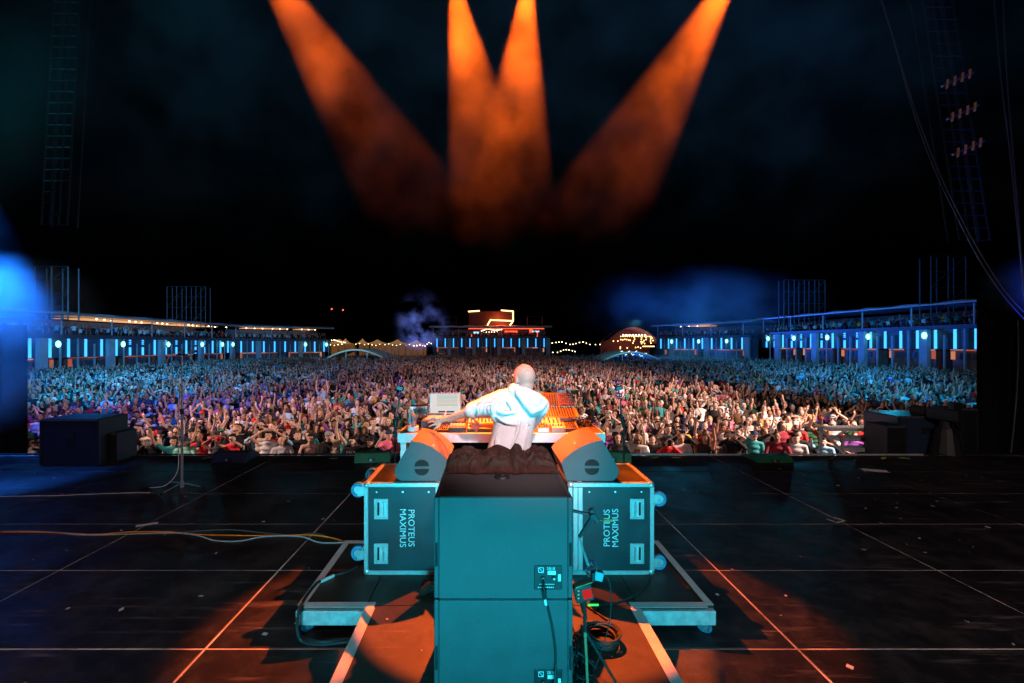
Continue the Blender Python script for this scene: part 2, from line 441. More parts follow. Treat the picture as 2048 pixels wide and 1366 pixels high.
# ------------------------------------------------------------------ two-storey terraces round the field
M_BAR = glow('bar_light', (1.0, 0.36, 0.22), 0.55)
M_BARFR = mat('bar_front', (0.20, 0.09, 0.06), 0.6, 0, 0.3, 2)
M_AWN = mat('bar_kiosk', (0.55, 0.35, 0.25), 0.6, 0, 0.2, 1.5)
M_GLASSR = mat('balustrade_mesh', (0.03, 0.05, 0.07), 0.5, 0, 0.2, 2)
UPPER = []          # people on the upper decks
def terrace(label, A, B, zoff, n, depth, roof=True, lamps=(), dots=(), s=1, warm=(), led_off=0.5, wide=4):
    """A to B: front line on the ground, n LED tubes; s=+1 when the building lies left of the walk from A to B"""
    A, B = Vector((*A, 0)), Vector((*B, 0)); L = (B - A).length; d = (B - A) / L; nr = Vector((-d.y, d.x, 0)) * s
    ang = math.atan2(d.y, d.x); rot = Matrix.Rotation(ang, 3, 'Z')
    o = thing('terrace_building', label, 'building', (A.x, A.y, -2.0), ang, 'two storey terraces round the field')
    sg = s                                                     # local +y * sg points away from the field
    Z = lambda z: z + 2.0 + zoff                               # photo heights to local
    def bx(nm, x0, x1, y0, y1, z0, z1, m, par=o, bev=0.0):
        y0, y1 = sg * y0, sg * y1
        return MB().bx(x0, x1, min(y0, y1), max(y0, y1), z0, z1).build(nm, m, par, bevel=bev)
    bx('upper_deck', -0.3, L + 0.3, 0.0, depth, Z(2.42), Z(2.58), M_DECK)
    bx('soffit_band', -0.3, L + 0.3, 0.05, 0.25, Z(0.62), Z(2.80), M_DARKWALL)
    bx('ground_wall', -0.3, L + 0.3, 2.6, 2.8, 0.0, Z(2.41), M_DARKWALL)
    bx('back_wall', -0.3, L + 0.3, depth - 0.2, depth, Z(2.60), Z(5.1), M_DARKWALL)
    bx('balustrade', -0.3, L + 0.3, 0.03, 0.07, Z(2.81), Z(3.15), M_GLASSR)
    bx('hand_rail', -0.3, L + 0.3, 0.0, 0.10, Z(3.16), Z(3.22), M_TRUSS)
    step = L / n; led = None; wc = None; tc = None; ln = 2.06
    for k in range(n):
        x = (k + led_off) * step
        if k in dots:
            for (z0, z1) in ((2.55, 2.72), (2.30, 2.45), (2.10, 2.22), (0.70, 1.75)): bx('led_tube', x - 0.10, x + 0.10, -0.10, 0.03, Z(z0), Z(z1), M_LEDBLUE)
        elif led is None:
            led = bx('led_tube', x - 0.10, x + 0.10, -0.10, 0.03, Z(0.70), Z(2.74), M_LEDBLUE); led_x = x
        else: share('led_tube', led, o, (x - led_x, 0, 0))
        xc = x + step * 0.5
        if k % wide == 1: bx('column', xc - 0.42, xc + 0.42, -0.45, 0.02, 0.0, Z(2.80), M_COLUMN)
        else: bx('post', xc - 0.07, xc + 0.07, -0.18, -0.05, 0.0, Z(2.2 if k % 3 else 2.78), M_COLUMN)
    # bars under the deck
    nb = max(1, int(L / 6.5))
    for k in range(nb):
        x0 = (k + 0.12) * L / nb; x1 = (k + 0.88) * L / nb
        b = bx('bar_kiosk', x0, x1, 1.2, 2.5, 0.0, Z(0.95), M_BARFR)
        br = random.Random(k * 7 + n * 13 + int(abs(A.x)))
        bars = [glow('bar_light_dim', (1.0, 0.34, 0.20), 0.34), M_BAR, glow('bar_light_pale', (1.0, 0.46, 0.30), 0.62), glow('bar_light_red', (0.9, 0.18, 0.12), 0.45)]
        xs_ = [x0, x0 + (x1 - x0) * br.uniform(0.25, 0.45), x0 + (x1 - x0) * br.uniform(0.55, 0.8), x1]
        for q in range(3):
            if br.random() < 0.85: bx('bar_fascia', xs_[q], xs_[q + 1] - 0.05, 0.95, 1.15, Z(0.45 + br.uniform(0, 0.12)), Z(0.70), br.choice(bars), b)
        for xe in (x0, x1 - 0.3):
            if br.random() < 0.6: bx('bar_jamb', xe, xe + 0.3, 1.0, 1.16, Z(-0.45), Z(0.42), br.choice(bars), b)
        bx('bar_counter', x0 + 0.3, x1 - 0.3, 0.6, 1.1, 0.95, 1.12, M_AWN, b)
        for q in range(3):
            xs = x0 + 0.6 + q * (x1 - x0 - 1.2) / 3
            bx('bar_shelf', xs, xs + (x1 - x0 - 1.6) / 3.4, 1.12, 1.19, Z(-0.45), Z(0.25), M_DARKWALL, b)
    if roof:
        zr = Z(5.15)
        m = MB(); N = 24; y0, y1 = -1.0, depth + 0.8
        vs = []; fs = []
        for i in range(N + 1):
            x = -0.8 + (L + 1.6) * i / N
            sag = 0.10 * math.sin(i * 1.9)
            for yy, zz in ((y0, 0.28), (y0 + 0.3, 0.50 + sag), (depth * 0.5, 0.85 + sag), (y1, 0.55), (y1, 0.38), (depth * 0.5, 0.55 + sag), (y0 + 0.3, 0.22)):
                vs.append((x, sg * yy, zr + zz))
        K = 7
        for i in range(N):
            for k in range(K): fs.append((i * K + k, (i + 1) * K + k, (i + 1) * K + (k + 1) % K, i * K + (k + 1) % K))
        fs += [tuple(range(K)), tuple(range(N * K + K - 1, N * K - 1, -1))]
        m.add(vs, fs).build('canopy', M_ROOF, o)
        bx('canopy_edge', -0.8, L + 0.8, -1.10, -1.02, zr + 0.24, zr + 0.36, M_ALU)
        for k in range(int(L / 6) + 1):
            x = min(L, k * 6.0 + 0.1); bx('roof_post', x - 0.05, x + 0.05, -0.02, 0.08, Z(3.24), zr + 0.2, M_ROOF)
        bl = MB()
        for k in range(len(warm)):
            pass
        for (x, w_) in warm:
            q = bx('lit_ceiling', x, x + w_, depth * 0.35, depth * 0.95, zr + 0.12, zr + 0.18, glow('ceiling_glow', (1.0, 0.50, 0.22), 0.9))
            for j in range(int(w_ / 1.5) + 1): bl.ell((x + j * 1.5, sg * (0.9 + (j % 3) * 0.5), zr + 0.05), 0.10, None, 6, 4)
        if bl.v: tag(bl.build('roof_bulbs', M_BULBW, o), None, kind='stuff')
    for x in lamps:
        MB().ell((x, sg * -0.6, Z(2.15)), (0.27, 0.15, 0.36), None, 10, 8).build('flood_lamp', M_TEALLAMP, o)
    # people on the deck
    for r_ in range(3):
        x = 0.3
        while x < L - 0.2:
            q = A + d * x + nr * (0.45 + r_ * 0.8 + rng.uniform(-0.2, 0.2))
            UPPER.append((q.x, q.y, 2.60 + zoff, math.atan2(q.x, q.y) * -1 + rng.normal(0, 0.4), 0))
            x += rng.uniform(0.5, 0.95)
    return o
def lampx(A, B, t): return None
terrace('long blue lit terrace at the left side with orange bars below and warm lit canopy', (-47.5, 41.0), (-46.0, 76.0), 0.0, 18, 7.0, lamps=(5.2, 13.0, 20.2, 27.0, 31.8, 34.6), dots=(7, 8, 10, 11, 13, 14), s=1, warm=((11.0, 12.5), (26.0, 9.0)))
terrace('short blue lit terrace turning in toward the middle on the left', (-46.2, 77.5), (-33.6, 89.0), 0.0, 9, 7.0, lamps=(12.2, 16.4), s=1, warm=((2.0, 8.0), (12.0, 3.5)))
terrace('long blue lit terrace at the right side with orange kiosks below', (46.8, 73.0), (49.0, 40.0), 0.95, 18, 7.0, lamps=(2.0, 7.5, 13.5, 19.5, 26.0), dots=(0, 1, 3, 4, 6, 8, 9), s=1, warm=())
terrace('short blue lit terrace turning in toward the middle on the right', (35.6, 90.5), (44.8, 74.0), 0.6, 10, 7.0, lamps=(4.0, 10.0, 15.5), s=1, warm=((5.0, 4.0),))
terrace('central terrace straight ahead with red lit upper deck and a giant frame of bulbs', (-13.4, 101.0), (13.9, 101.0), 0.85, 14, 8.0, s=1, warm=(), wide=3)
cen = bpy.data.objects['terrace_building.004'] if 'terrace_building.004' in bpy.data.objects else None
# red upper deck of the central terrace: lamps, screens and the cut-out of bulbs above
O = (-13.4, 101.0, -2.0)
def cx_(px): return (px - VX) / F * 101 + 13.4
def cz_(py): return CAMZ - (py - VY) / F * 101 + 2.0
for (a, b, z0, z1, m) in ((946, 958, 663, 667, 'w'), (1010, 1034, 661, 664, 'r'), (1034, 1036, 661, 668, 'r'), (942, 944, 668, 676, 'r'), (1060, 1066, 657, 668, 'r'), (1066, 1080, 661, 664, 'w'), (1074, 1077, 664, 674, 'r'), (936, 1090, 656, 657.5, 'r')):
    MB().bx(cx_(a), cx_(b), 1.6, 1.75, cz_(z1), cz_(z0)).build('neon_bar', M_REDGLOW if m == 'r' else glow('screen_cool', (0.5, 0.75, 1.0), 1.4), cen)
sgn = MB().bx(cx_(936), cx_(1029), 4.0, 4.3, cz_(652), cz_(620)).build('billboard', mat('rust_billboard', (0.05, 0.02, 0.015), 0.7, 0, 0.4, 0.4), cen)
bl = MB()
def bulbs(path, n, mb, r=0.16, yy=3.85):
    for (p0, p1) in zip(path[:-1], path[1:]):
        k = max(2, int(math.hypot(p1[0] - p0[0], p1[1] - p0[1]) / n))
        for i in range(k):
            t = i / k; mb.ell((cx_(p0[0] + (p1[0] - p0[0]) * t), yy, cz_(p0[1] + (p1[1] - p0[1]) * t)), r, None, 6, 4)
bulbs([(936, 620.5), (959, 619)], 1.5, bl); bulbs([(1004, 618), (1028, 620), (1028, 640), (981, 638), (974, 650)], 1.6, bl); bulbs([(1028, 640), (1021, 650)], 1.6, bl)
tag(bl.build('frame_bulbs', M_BULB, sgn), None, kind='stuff')
b2 = MB(); bulbs([(963, 661), (975, 657), (990, 660), (1007, 658)], 3, b2, 0.13, 1.9); bulbs([(967, 664), (1000, 663)], 5, b2, 0.12, 2.2)
tag(b2.build('deck_bulbs', M_BULBW, cen), None, kind='stuff')
l_ = bpy.data.lights.new('red_deck_lamp', 'POINT'); l_.energy = 2500; l_.color = (1, 0.08, 0.04); l_.shadow_soft_size = 0.5
lo = bpy.data.objects.new('red_deck_lamp', l_); COL.objects.link(lo); lo.location = (3.0, 103, 6.6)
l_ = bpy.data.lights.new('billboard_lamp', 'POINT'); l_.energy = 700; l_.color = (1, 0.16, 0.04); l_.shadow_soft_size = 0.5
lo = bpy.data.objects.new('billboard_lamp', l_); COL.objects.link(lo); lo.location = (2.0, 103.2, 8.6)
# floods on the terraces light the edges of the crowd
for (x, y, z, tx, ty) in ((-46.3, 50, 2.2, -30, 42), (-45.6, 64, 2.2, -28, 52), (-38, 83, 2.2, -24, 66), (47.0, 50, 3.2, 30, 42), (45.8, 64, 3.2, 28, 50), (39.0, 82, 3.0, 26, 64)):
    spot('terrace_flood', (x, y, z), (tx, ty, -1.5), (0.03, 0.62, 1.0), 1700, 130, 0.8, 0.3)
# lit counters glow on the bars
# ------------------------------------------------------------------ scaffold towers and line-array towers
def lattice(name, label, p, w, h, bays, cols, rz=0.0, r=0.05, cat='tower', group='scaffold towers'):
    t = thing(name, label, cat, p, rz, group)
    xs = [w * (i / (cols - 1) - 0.5) for i in range(cols)]
    for x in xs:
        for y in (0, 1.2): MB().cyl((x, y, 0), (x, y, h), r, n=6).build('upright', M_TRUSS, t)
    for k in range(bays + 1):
        z = h * k / bays
        MB().cyl((xs[0], 0, z), (xs[-1], 0, z), r * 0.7, n=5).build('ledger', M_TRUSS, t)
    for k in range(bays):
        for i in range(cols - 1):
            if (i + k) % 2 == 0: MB().cyl((xs[i], 0, h * k / bays), (xs[i + 1], 0, h * (k + 1) / bays), r * 0.6, n=5).build('brace', M_TRUSS, t)
    return t
def tower(px0, px1, ptop, Y, label, bays=4, cols=5, zb=4.8):
    a, b = P(px0, ptop, Y), P(px1, ptop, Y)
    lattice('scaffold_tower', label, ((a.x + b.x) / 2, Y, zb), b.x - a.x, a.z - zb, bays, cols, 0, 0.075)
tower(334, 411, 573, 70, 'bare scaffold tower rising behind the canopy of the left terrace')
tower(70, 136, 533, 46, 'scaffold tower half hidden in blue smoke at the left end', 4, 3)
tower(1568, 1650, 560, 66, 'bare scaffold tower behind the bend of the right terrace', 4, 5)
tower(1862, 1932, 512, 46, 'scaffold tower over the right end terrace by the side drape', 4, 3)
tower(885, 912, 634, 106, 'small scaffold frame left of the billboard of bulbs', 2, 2, 6.4)
tower(1055, 1085, 633, 106, 'small scaffold frame right of the billboard of bulbs', 2, 2, 6.4)
# ------------------------------------------------------------------ arched tents in the field
def arch_tent(px0, px1, ptop, pbase, Y, label):
    a, b = P(px0, pbase, Y), P(px1, pbase, Y); top = P((px0 + px1) / 2, ptop, Y); W = b.x - a.x; cx = (a.x + b.x) / 2
    t = thing('arched_tent', label, 'tent', (cx, Y, -2.0), 0, 'arched tents in the crowd')
    hh = top.z + 2.0; hb = a.z + 2.0; n = 22
    arc = [(-W / 2 + W * i / n, hb + (hh - hb) * math.sin(math.pi * i / n) ** 0.9) for i in range(n + 1)]
    vs = [(x, 0, z) for x, z in arc] + [(x, 9, z + 0.2) for x, z in arc]; m = n + 1
    o = MB().add(vs, [(i, i + 1, m + i + 1, m + i) for i in range(n)]).build('roof_skin', M_ROOF, t); o.modifiers.new('thick', 'SOLIDIFY').thickness = 0.06
    MB().tube([(x, -0.05, z) for x, z in arc], 0.16, 8).build('front_arch', M_WHITE, t, smooth=True)
    MB().bx(-W / 2, W / 2, 8.8, 9.0, 0.2, hb + 0.3).build('back_wall', M_DECK, t)
    for x in (-W / 2 + 0.1, W / 2 - 0.1, -W * 0.17, W * 0.2): MB().cyl((x, 0.1, 0), (x, 0.1, hb + (hh - hb) * math.sin(math.pi * (x / W + 0.5)) ** 0.9), 0.06, n=6).build('tent_post', M_WHITE, t)
    for x in (-W * 0.62, W * 0.62): MB().box((x, 0.3, hb - 0.2), (1.6, 0.6, 0.12)).build('platform', M_WHITE, t); 
    for x in (-W * 0.68, -W * 0.56, W * 0.56, W * 0.68): MB().cyl((x, 0.3, 0), (x, 0.3, hb + 1.2), 0.06, n=6).build('platform_post', M_TRUSS, t)
    return t
arch_tent(654, 768, 700, 717, 76, 'arched white tent roof in the crowd on the left, plain inside')
ra = arch_tent(1207, 1322, 705, 722, 74, 'arched white tent roof in the crowd on the right, with bluish fairy lights inside')
q = MB(); random.seed(9)
for k in range(26):
    q.ell((-1.2 + k * 0.19 if k < 16 else 1.8 + (k - 16) * 0.25, 3.0, 2.6 + 0.35 * math.sin(k * 0.9) - (0 if k < 16 else (k - 16) * 0.06)), 0.075, None, 6, 4)
tag(q.build('fairy_lights', glow('fairy_blue', (0.4, 0.8, 1.0), 4), ra), None, kind='stuff')
# ------------------------------------------------------------------ marquees and lights far behind
M_MARQ = mat('glow_canvas', (0.85, 0.62, 0.36), 0.7, 0, 0.2, 0.5, emit=(1.0, 0.48, 0.14), estr=0.22)  # canvas emits faintly, in place of lamps inside the tents
def marquee(px0, px1, pe, pp, Y, label, emit=True, zb=-2.0):
    a, b = P(px0, pe, Y), P(px1, pe, Y); top = P((px0 + px1) / 2, pp, Y); W = b.x - a.x; cx = (a.x + b.x) / 2; ze = a.z + 2; zp = top.z + 2
    t = thing('marquee', label, 'tent', (cx, Y, zb), 0, 'marquees far behind the crowd')
    h = W / 2
    vs = []
    for f, z in ((1, ze), (0.55, ze + (zp - ze) * 0.30), (0.25, ze + (zp - ze) * 0.62), (0.02, zp)): vs += [(-h * f, -h * f, z), (h * f, -h * f, z), (h * f, h * f, z), (-h * f, h * f, z)]
    fs = [(k * 4 + i, k * 4 + (i + 1) % 4, k * 4 + 4 + (i + 1) % 4, k * 4 + 4 + i) for k in range(3) for i in range(4)] + [(12, 13, 14, 15)]
    MB().add(vs, fs).build('roof', M_MARQ if emit else M_ROOF, t)
    for x in (-h, -h / 3, h / 3, h): MB().cyl((x, -h, 0), (x, -h, ze), 0.12, n=6).build('pole', M_ROOF, t)
    MB().bx(-h, h, h - 0.2, h, 0, ze).build('glow_wall', glow('glow_wall', (1.0, 0.36, 0.08), 0.14), t)  # wall glows by its own emission instead of being lit
    q = MB()
    for k in range(int(W / 1.1)): q.ell((-h + k * 1.1, -h - 0.1, ze - 0.2 + 0.2 * math.sin(k * 1.7)), 0.11, None, 6, 4)
    tag(q.build('eave_bulbs', M_BULBW, t), None, kind='stuff')
for a, b, e, p, Y, l in ((655, 702, 688, 678, 125, 'warm lit marquee with low peak beside the left terrace'), (680, 702, 688, 677, 122, 'warm lit marquee with a sharp pale peak'), (715, 735, 687, 677, 128, 'small warm lit marquee with a sharp peak, next to the long hall'),
                         (735, 775, 688, 679, 126, 'warm lit marquee at the left half of the long hall'), (775, 815, 688, 679, 126, 'warm lit marquee in the middle of the long hall'), (815, 850, 689, 680, 126, 'warm lit marquee at the end of the long hall by the smoke')):
    marquee(a, b, e, p, Y, l)
def string_lights(name, label, path, Y, n, m, r=0.13, posts=True):
    t = thing(name, label, 'string lights', (P(path[0][0], path[0][1], Y).x, Y, -2.0), 0, 'strings of bulbs far behind')
    O = tuple(t.location); q = MB(O); w_ = MB(O)
    pts = smooth_path([P(a, b, Y) for a, b in path], n)
    w_.tube(pts, 0.02, 4).build('wire', M_BLK, t)
    for p in pts: q.ell(p, r, None, 6, 4)
    tag(q.build('bulbs', m, t), None, kind='stuff')
    if posts:
        for a, b in (path[0], path[-1]):
            p = P(a, b, Y); MB(O).cyl((p.x, p.y, -2), p, 0.06, n=6).build('pole', M_TRUSS, t)
string_lights('string_lights', 'string of warm bulbs swinging right of the central terrace, higher one', [(1098, 687), (1112, 685), (1124, 684), (1140, 689), (1152, 687), (1166, 684), (1180, 689), (1200, 689)], 120, 2, M_BULBW)
string_lights('string_lights', 'string of warm bulbs right of the central terrace, lower one', [(1098, 704), (1115, 705), (1127, 700), (1138, 700), (1150, 703)], 116, 2, M_BULBW)
string_lights('string_lights', 'string of warm bulbs above the marquees next to the left terrace', [(655, 683), (668, 680), (678, 683), (690, 685)], 118, 3, M_BULBW)
string_lights('string_lights', 'string of warm bulbs between the smoke and the central terrace', [(828, 692), (840, 690), (850, 692), (858, 685), (866, 690)], 118, 2, M_BULBW)
# pink dome
a, b = P(1216, 680, 118), P(1322, 672, 118); W = b.x - a.x
dm = thing('dome_stage', 'pink lit faceted dome with rows of warm bulbs behind the right arched tent', 'stage', ((a.x + b.x) / 2, 118, -2.0))
zt = P(0, 653, 118).z + 2; zs = P(0, 683, 118).z + 2; arc = []
for i in range(9):
    u = -1 + 2 * i / 8; arc.append((u * W / 2, zs + (zt - zs) * (1 - abs(u + 0.05) ** 1.9)))
m = len(arc); vs = [(x, 0, z) for x, z in arc] + [(x * 0.95, 8, z * 0.95) for x, z in arc]
o = MB().add(vs, [(i, i + 1, m + i + 1, m + i) for i in range(m - 1)]).build('shell', mat('pink_shell', (0.20, 0.09, 0.09), 0.7, 0, 0.2, 0.5), dm); o.modifiers.new('thick', 'SOLIDIFY').thickness = 0.15
MB().add([(x, 8.2, z * 0.95) for x, z in arc] + [(W / 2, 8.2, 0), (-W / 2, 8.2, 0)], [tuple(range(m + 2))]).build('back_cloth', mat('pink_cloth', (0.14, 0.05, 0.05), 0.8, 0, 0.3, 0.6), dm)
q = MB(); q2 = MB()
def dpt(px, py): p = P(px, py, 118); return (p.x - dm.location.x, 1.5, p.z + 2)
for k in range(15): q.ell(dpt(1245 + k * 4.4, 672.5), 0.16, None, 6, 4)
for k in range(8): q2.ell(dpt(1250 + k * 6.3, 670), 0.24, None, 6, 4)
for (px, py) in [(1245, 679), (1249, 679.5), (1253, 678.5), (1257, 679), (1261, 680), (1264, 680.5), (1272, 674), (1273, 678), (1271, 682), (1269.5, 686), (1287, 676), (1286.5, 679), (1286, 683.5), (1287, 687), (1289.5, 684), (1292, 681), (1293, 687), (1296, 675), (1296, 679), (1305, 674), (1305.5, 678), (1305, 682), (1306, 686), (1308, 676), (1310, 681), (1244, 697), (1244, 694), (1258, 696), (1275, 695), (1280, 694), (1285, 696), (1230, 682), (1239, 682)]: q.ell(dpt(px, py), 0.17, None, 6, 4)
tag(q.build('dome_bulbs', M_BULB, dm), None, kind='stuff'); tag(q2.build('dome_spots', M_BULBW, dm), None, kind='stuff')
MB().bx(dpt(1289, 693)[0], dpt(1313, 693)[0], 1.4, 1.5, dpt(0, 693.6)[2], dpt(0, 692)[2]).build('lit_shelf', M_BULB, dm)
l_ = bpy.data.lights.new('dome_lamp', 'POINT'); l_.energy = 420; l_.color = (1, 0.26, 0.16); l_.shadow_soft_size = 0.5
lo = bpy.data.objects.new('dome_lamp', l_); COL.objects.link(lo); lo.location = (dm.location.x, 121, 3.0)
for (tx, ty, tz) in ((-25.5, 70.0, 6.0), (23.6, 68.0, 6.0)):
    spot('tent_fill_light', (tx, ty, tz), (tx, 76.5, 0.4), (0.20, 0.85, 1.0), 1500, 100, 0.8, 0.2)  # unseen spots added in the air to brighten the tent roofs
# crane warning lamps
mt = thing('crane_mast', 'far dark crane mast carrying two red warning lamps', 'crane', (P(663, 618, 150).x, 150, -2.0))
O = tuple(mt.location)
for (px, py) in ((663.5, 618), (686, 620)):
    p = P(px, py, 150); MB(O).cyl((p.x, p.y, -2), (p.x, p.y, p.z - 0.2), 0.10, n=6).build('mast', M_BLK, mt)
    MB(O).ell(p, 0.26, None, 8, 6).build('warning_lamp', glow('warning_red', (1.0, 0.10, 0.05), 4), mt)
bb = P(882, 707, 96)
tag(MB(bb).ell(bb, (0.9, 0.9, 0.62), None, 16, 10).build('balloon', mat('gold_balloon', (0.75, 0.40, 0.15), 0.25, 0.3), None, smooth=True), 'golden balloon floating over the crowd at the corner of the central terrace', 'balloon')
# ------------------------------------------------------------------ side drapes, line array towers, hanging cables
def drape(mb, p0, p1, z0, z1, amp, wl, nz=2):
    p0, p1 = Vector(p0), Vector(p1); L = (p1 - p0).length; d = (p1 - p0) / L; nr = Vector((-d.y, d.x, 0))
    n = max(4, int(L / wl * 8)); vs = []; fs = []
    for i in range(n + 1):
        u = L * i / n
        off = amp * (math.sin(2 * math.pi * u / wl) + 0.4 * math.sin(2 * math.pi * u / (wl * 2.7) + 1))
        for k in range(nz + 1):
            z = z0 + (z1 - z0) * k / nz
            q = p0 + d * u + nr * off * (1 - 0.35 * k / nz); vs.append((q.x, q.y, z))
    for i in range(n):
        for k in range(nz):
            a = i * (nz + 1) + k; b = a + nz + 1
            fs.append((a, b, b + 1, a + 1))
    return mb.add(vs, fs)
for nm, lb, p0, p1, zt in (('side_drape', 'tall black drape closing the stage at the right', (9.72, 8.5, 0), (16.5, 7.9, 0), 3.1), ('side_drape', 'tall black drape closing the stage at the left', (-16.5, 7.9, 0), (-9.22, 8.5, 0), 2.45)):
    o = drape(MB(), p0, p1, -2.0, zt, 0.05, 0.42, 3).build(nm, M_DRAPE); o.modifiers.new('thick', 'SOLIDIFY').thickness = 0.02
    tag(o, lb, 'drape', 'black side drapes')
M_BTRUSS = mat('black_truss', (0.012, 0.013, 0.014), 0.5, 0.2, 0.2, 20)
def array_tower(px0, py0, px1, py1, Y, w, label, hangs):
    a, b = P(px0, py0, Y), P(px1, py1, Y)
    t = thing('array_tower', label, 'tower', tuple(b), 0, 'loudspeaker towers beside the stage')
    O = tuple(b); dv_ = (a - b); n = 22; tr = MB(O)
    for (dx, dy) in ((-w, 0), (-w * 0.33, 0), (w * 0.33, 0), (w, 0), (-w, 0.2), (w, 0.2)):
        MB(O).cyl(b + Vector((dx, dy, 0)), a + Vector((dx, dy, 0)), 0.018, n=6).build('chord', M_BTRUSS, t)
    for k in range(n + 1):
        c = b + dv_ * (k / n); MB(O).cyl(c + Vector((-w, 0, 0)), c + Vector((w, 0, 0)), 0.012, n=5).build('rung', M_BTRUSS, t)
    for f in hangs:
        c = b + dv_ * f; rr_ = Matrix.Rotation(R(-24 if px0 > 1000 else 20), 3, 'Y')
        h = MB(O).box(c + Vector((0, -0.12, 0)), (w * 2.2, 0.04, 0.035), rr_).build('hung_bar', M_ALU, t)
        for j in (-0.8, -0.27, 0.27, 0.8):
            e = rr_ @ Vector((j * w, -0.14, 0)); MB(O).box(c + e + Vector((0, 0, 0.0)), (0.022, 0.03, 0.17), Matrix.Rotation(0.1, 3, 'Y')).build('glint_strip', mat('amber_glint', (0.25, 0.12, 0.06), 0.4, 0.3, emit=(1.0, 0.36, 0.14), estr=0.05), h)  # strips carry a faint amber emission in place of reflected orange glints
    return t
array_tower(1866, -60, 1950, 480, 8.2, 0.29, 'dark lattice tower at the upper right with three amber glinting bars', (0.33, 0.46, 0.58))
array_tower(136, -40, 108, 450, 8.2, 0.25, 'faint lattice tower behind teal haze at the upper left', ())
def hang(label, pxs, Y, r, m):
    pts = [P(a, b, Y) for a, b in pxs]
    o = MB(pts[0]).tube(smooth_path(pts, 8), r, 6).build('hanging_cable', m, None, smooth=True); return tag(o, label, 'cable', 'cables hanging at the right')
M_HC = mat('rigging_cable', (0.10, 0.11, 0.12), 0.45, 0.0)
hang('long rigging cable sweeping down from the upper right, left strand', [(1760, -10), (1790, 90), (1826, 220), (1870, 340), (1920, 445), (1965, 530), (2010, 595), (2060, 650)], 7.6, 0.010, M_HC)
hang('long rigging cable sweeping down beside its twin, right strand', [(1761, -10), (1791, 88), (1829, 215), (1875, 335), (1925, 440), (1972, 525), (2018, 592), (2070, 645)], 7.5, 0.010, M_HC)
hang('thin cable hanging near the right border, left of two', [(1988, -10), (1996, 90), (2006, 190), (2020, 300), (2030, 400), (2040, 500), (2052, 620)], 7.4, 0.010, M_HC)
hang('thin cable hanging near the right border, right of two', [(2006, -10), (2009, 60), (2016, 180), (2026, 300), (2036, 420), (2046, 560), (2056, 640)], 7.3, 0.010, M_HC)
hang('loose cable down the face of the right drape', [(2036, 640), (2037, 700), (2034, 780), (2028, 850), (2022, 905)], 8.2, 0.010, M_HC)
# ------------------------------------------------------------------ ground and stage
g = MB().bx(-260, 260, -60, 400, -2.2, -2.0).build('ground', M_GROUND); tag(g, 'dark trodden festival ground under the crowd', kind='structure')
EDGE = 7.93
SX0, SX1 = -11.92, 12.08
st = MB().bx(SX0, SX1, -1.14, EDGE, -0.35, -0.006).build('stage_floor', M_SEAM); tag(st, 'wide black stage floor of ply decks with pale seams', kind='structure')
pw, pd, gap = 2.0, 1.005, 0.019
pm = None
for i in range(12):
    for j in range(9):
        cx = SX0 + (i + 0.5) * pw; cyy = -1.14 + (j + 0.5) * pd
        if pm is None:
            pm = MB().box((0, 0, -0.02), (pw - gap, pd - gap, 0.04)).build('deck_panel', M_STAGE, st, bevel=0.002, seg=1); pm.location = (cx, cyy, 0)
        else:
            share('deck_panel', pm, st, (cx, cyy, random.uniform(-0.0008, 0.0008)))
# front fascia and edge lip
MB().bx(SX0, SX1, EDGE, EDGE + 0.05, -2.0, -0.03).build('stage_fascia', M_DRAPE, st)
for i in range(12):
    x0 = SX0 + i * 2
    MB().bx(x0 + 0.01, x0 + 1.99, EDGE - 0.005, EDGE + 0.03, 0.0, 0.022 + 0.008 * (i % 3 == 1)).build('edge_strip', M_ALUD if 2 < x0 < 7 else M_BLK, st)
# white cross tapes and marks on the floor
def floor_mark(name, px, py, w, d, rz, m, label):
    p = onz(px, py, 0.004)
    o = MB(p).box((p.x, p.y, 0.0045), (w, d, 0.001)).build(name, m); o.rotation_euler.z = rz
    return tag(o, label, 'tape mark', 'tape marks on the stage')
M_NEON = mat('neon_tape', (0.45, 0.8, 0.05), 0.6, 0, 0.1, 30)
floor_mark('floor_tape', 294, 1049, 0.20, 0.06, 0.5, M_TAPE, 'short white strip of tape on a floor seam, by the orange cable')
floor_mark('floor_tape', 1750, 941, 0.34, 0.14, -0.35, M_TAPE, 'crumpled white strip lying on the floor before the dark side drape')
for k, (px, py, lb) in enumerate([(207, 915, 'by the dark crates'), (256, 914, 'beside the dark crates'), (414, 916, 'in front of the black edge monitor'), (452, 917, 'right of the black edge monitor'), (667, 917, 'before the shirtless man'), (1310, 915, 'before the man in red'), (1353, 915, 'right of the man in red'), (1520, 916, 'before the green edge monitor'), (1563, 916, 'right of the green edge monitor'), (1766, 916, 'below the metal steps'), (1809, 916, 'right of the metal steps')]):
    floor_mark('neon_mark', px, py, 0.16, 0.05, random.uniform(-0.6, 0.6), M_NEON, 'small neon yellow tape mark on the stage edge ' + lb)
tp = onz(1672, 1040, 0.004)
tt = thing('tape_bracket', 'white U shaped tape outline on the bare floor at the right', 'tape mark', (tp.x, tp.y, 0), 0.4, 'tape marks on the stage')
for (x, y, a, b) in ((-0.07, 0, 0.02, 0.12), (0.0, -0.05, 0.12, 0.02), (0.07, 0, 0.02, 0.12)):
    MB().box((x, y, 0.0045), (a, b, 0.001)).build('tape_strip', M_TAPE, tt)

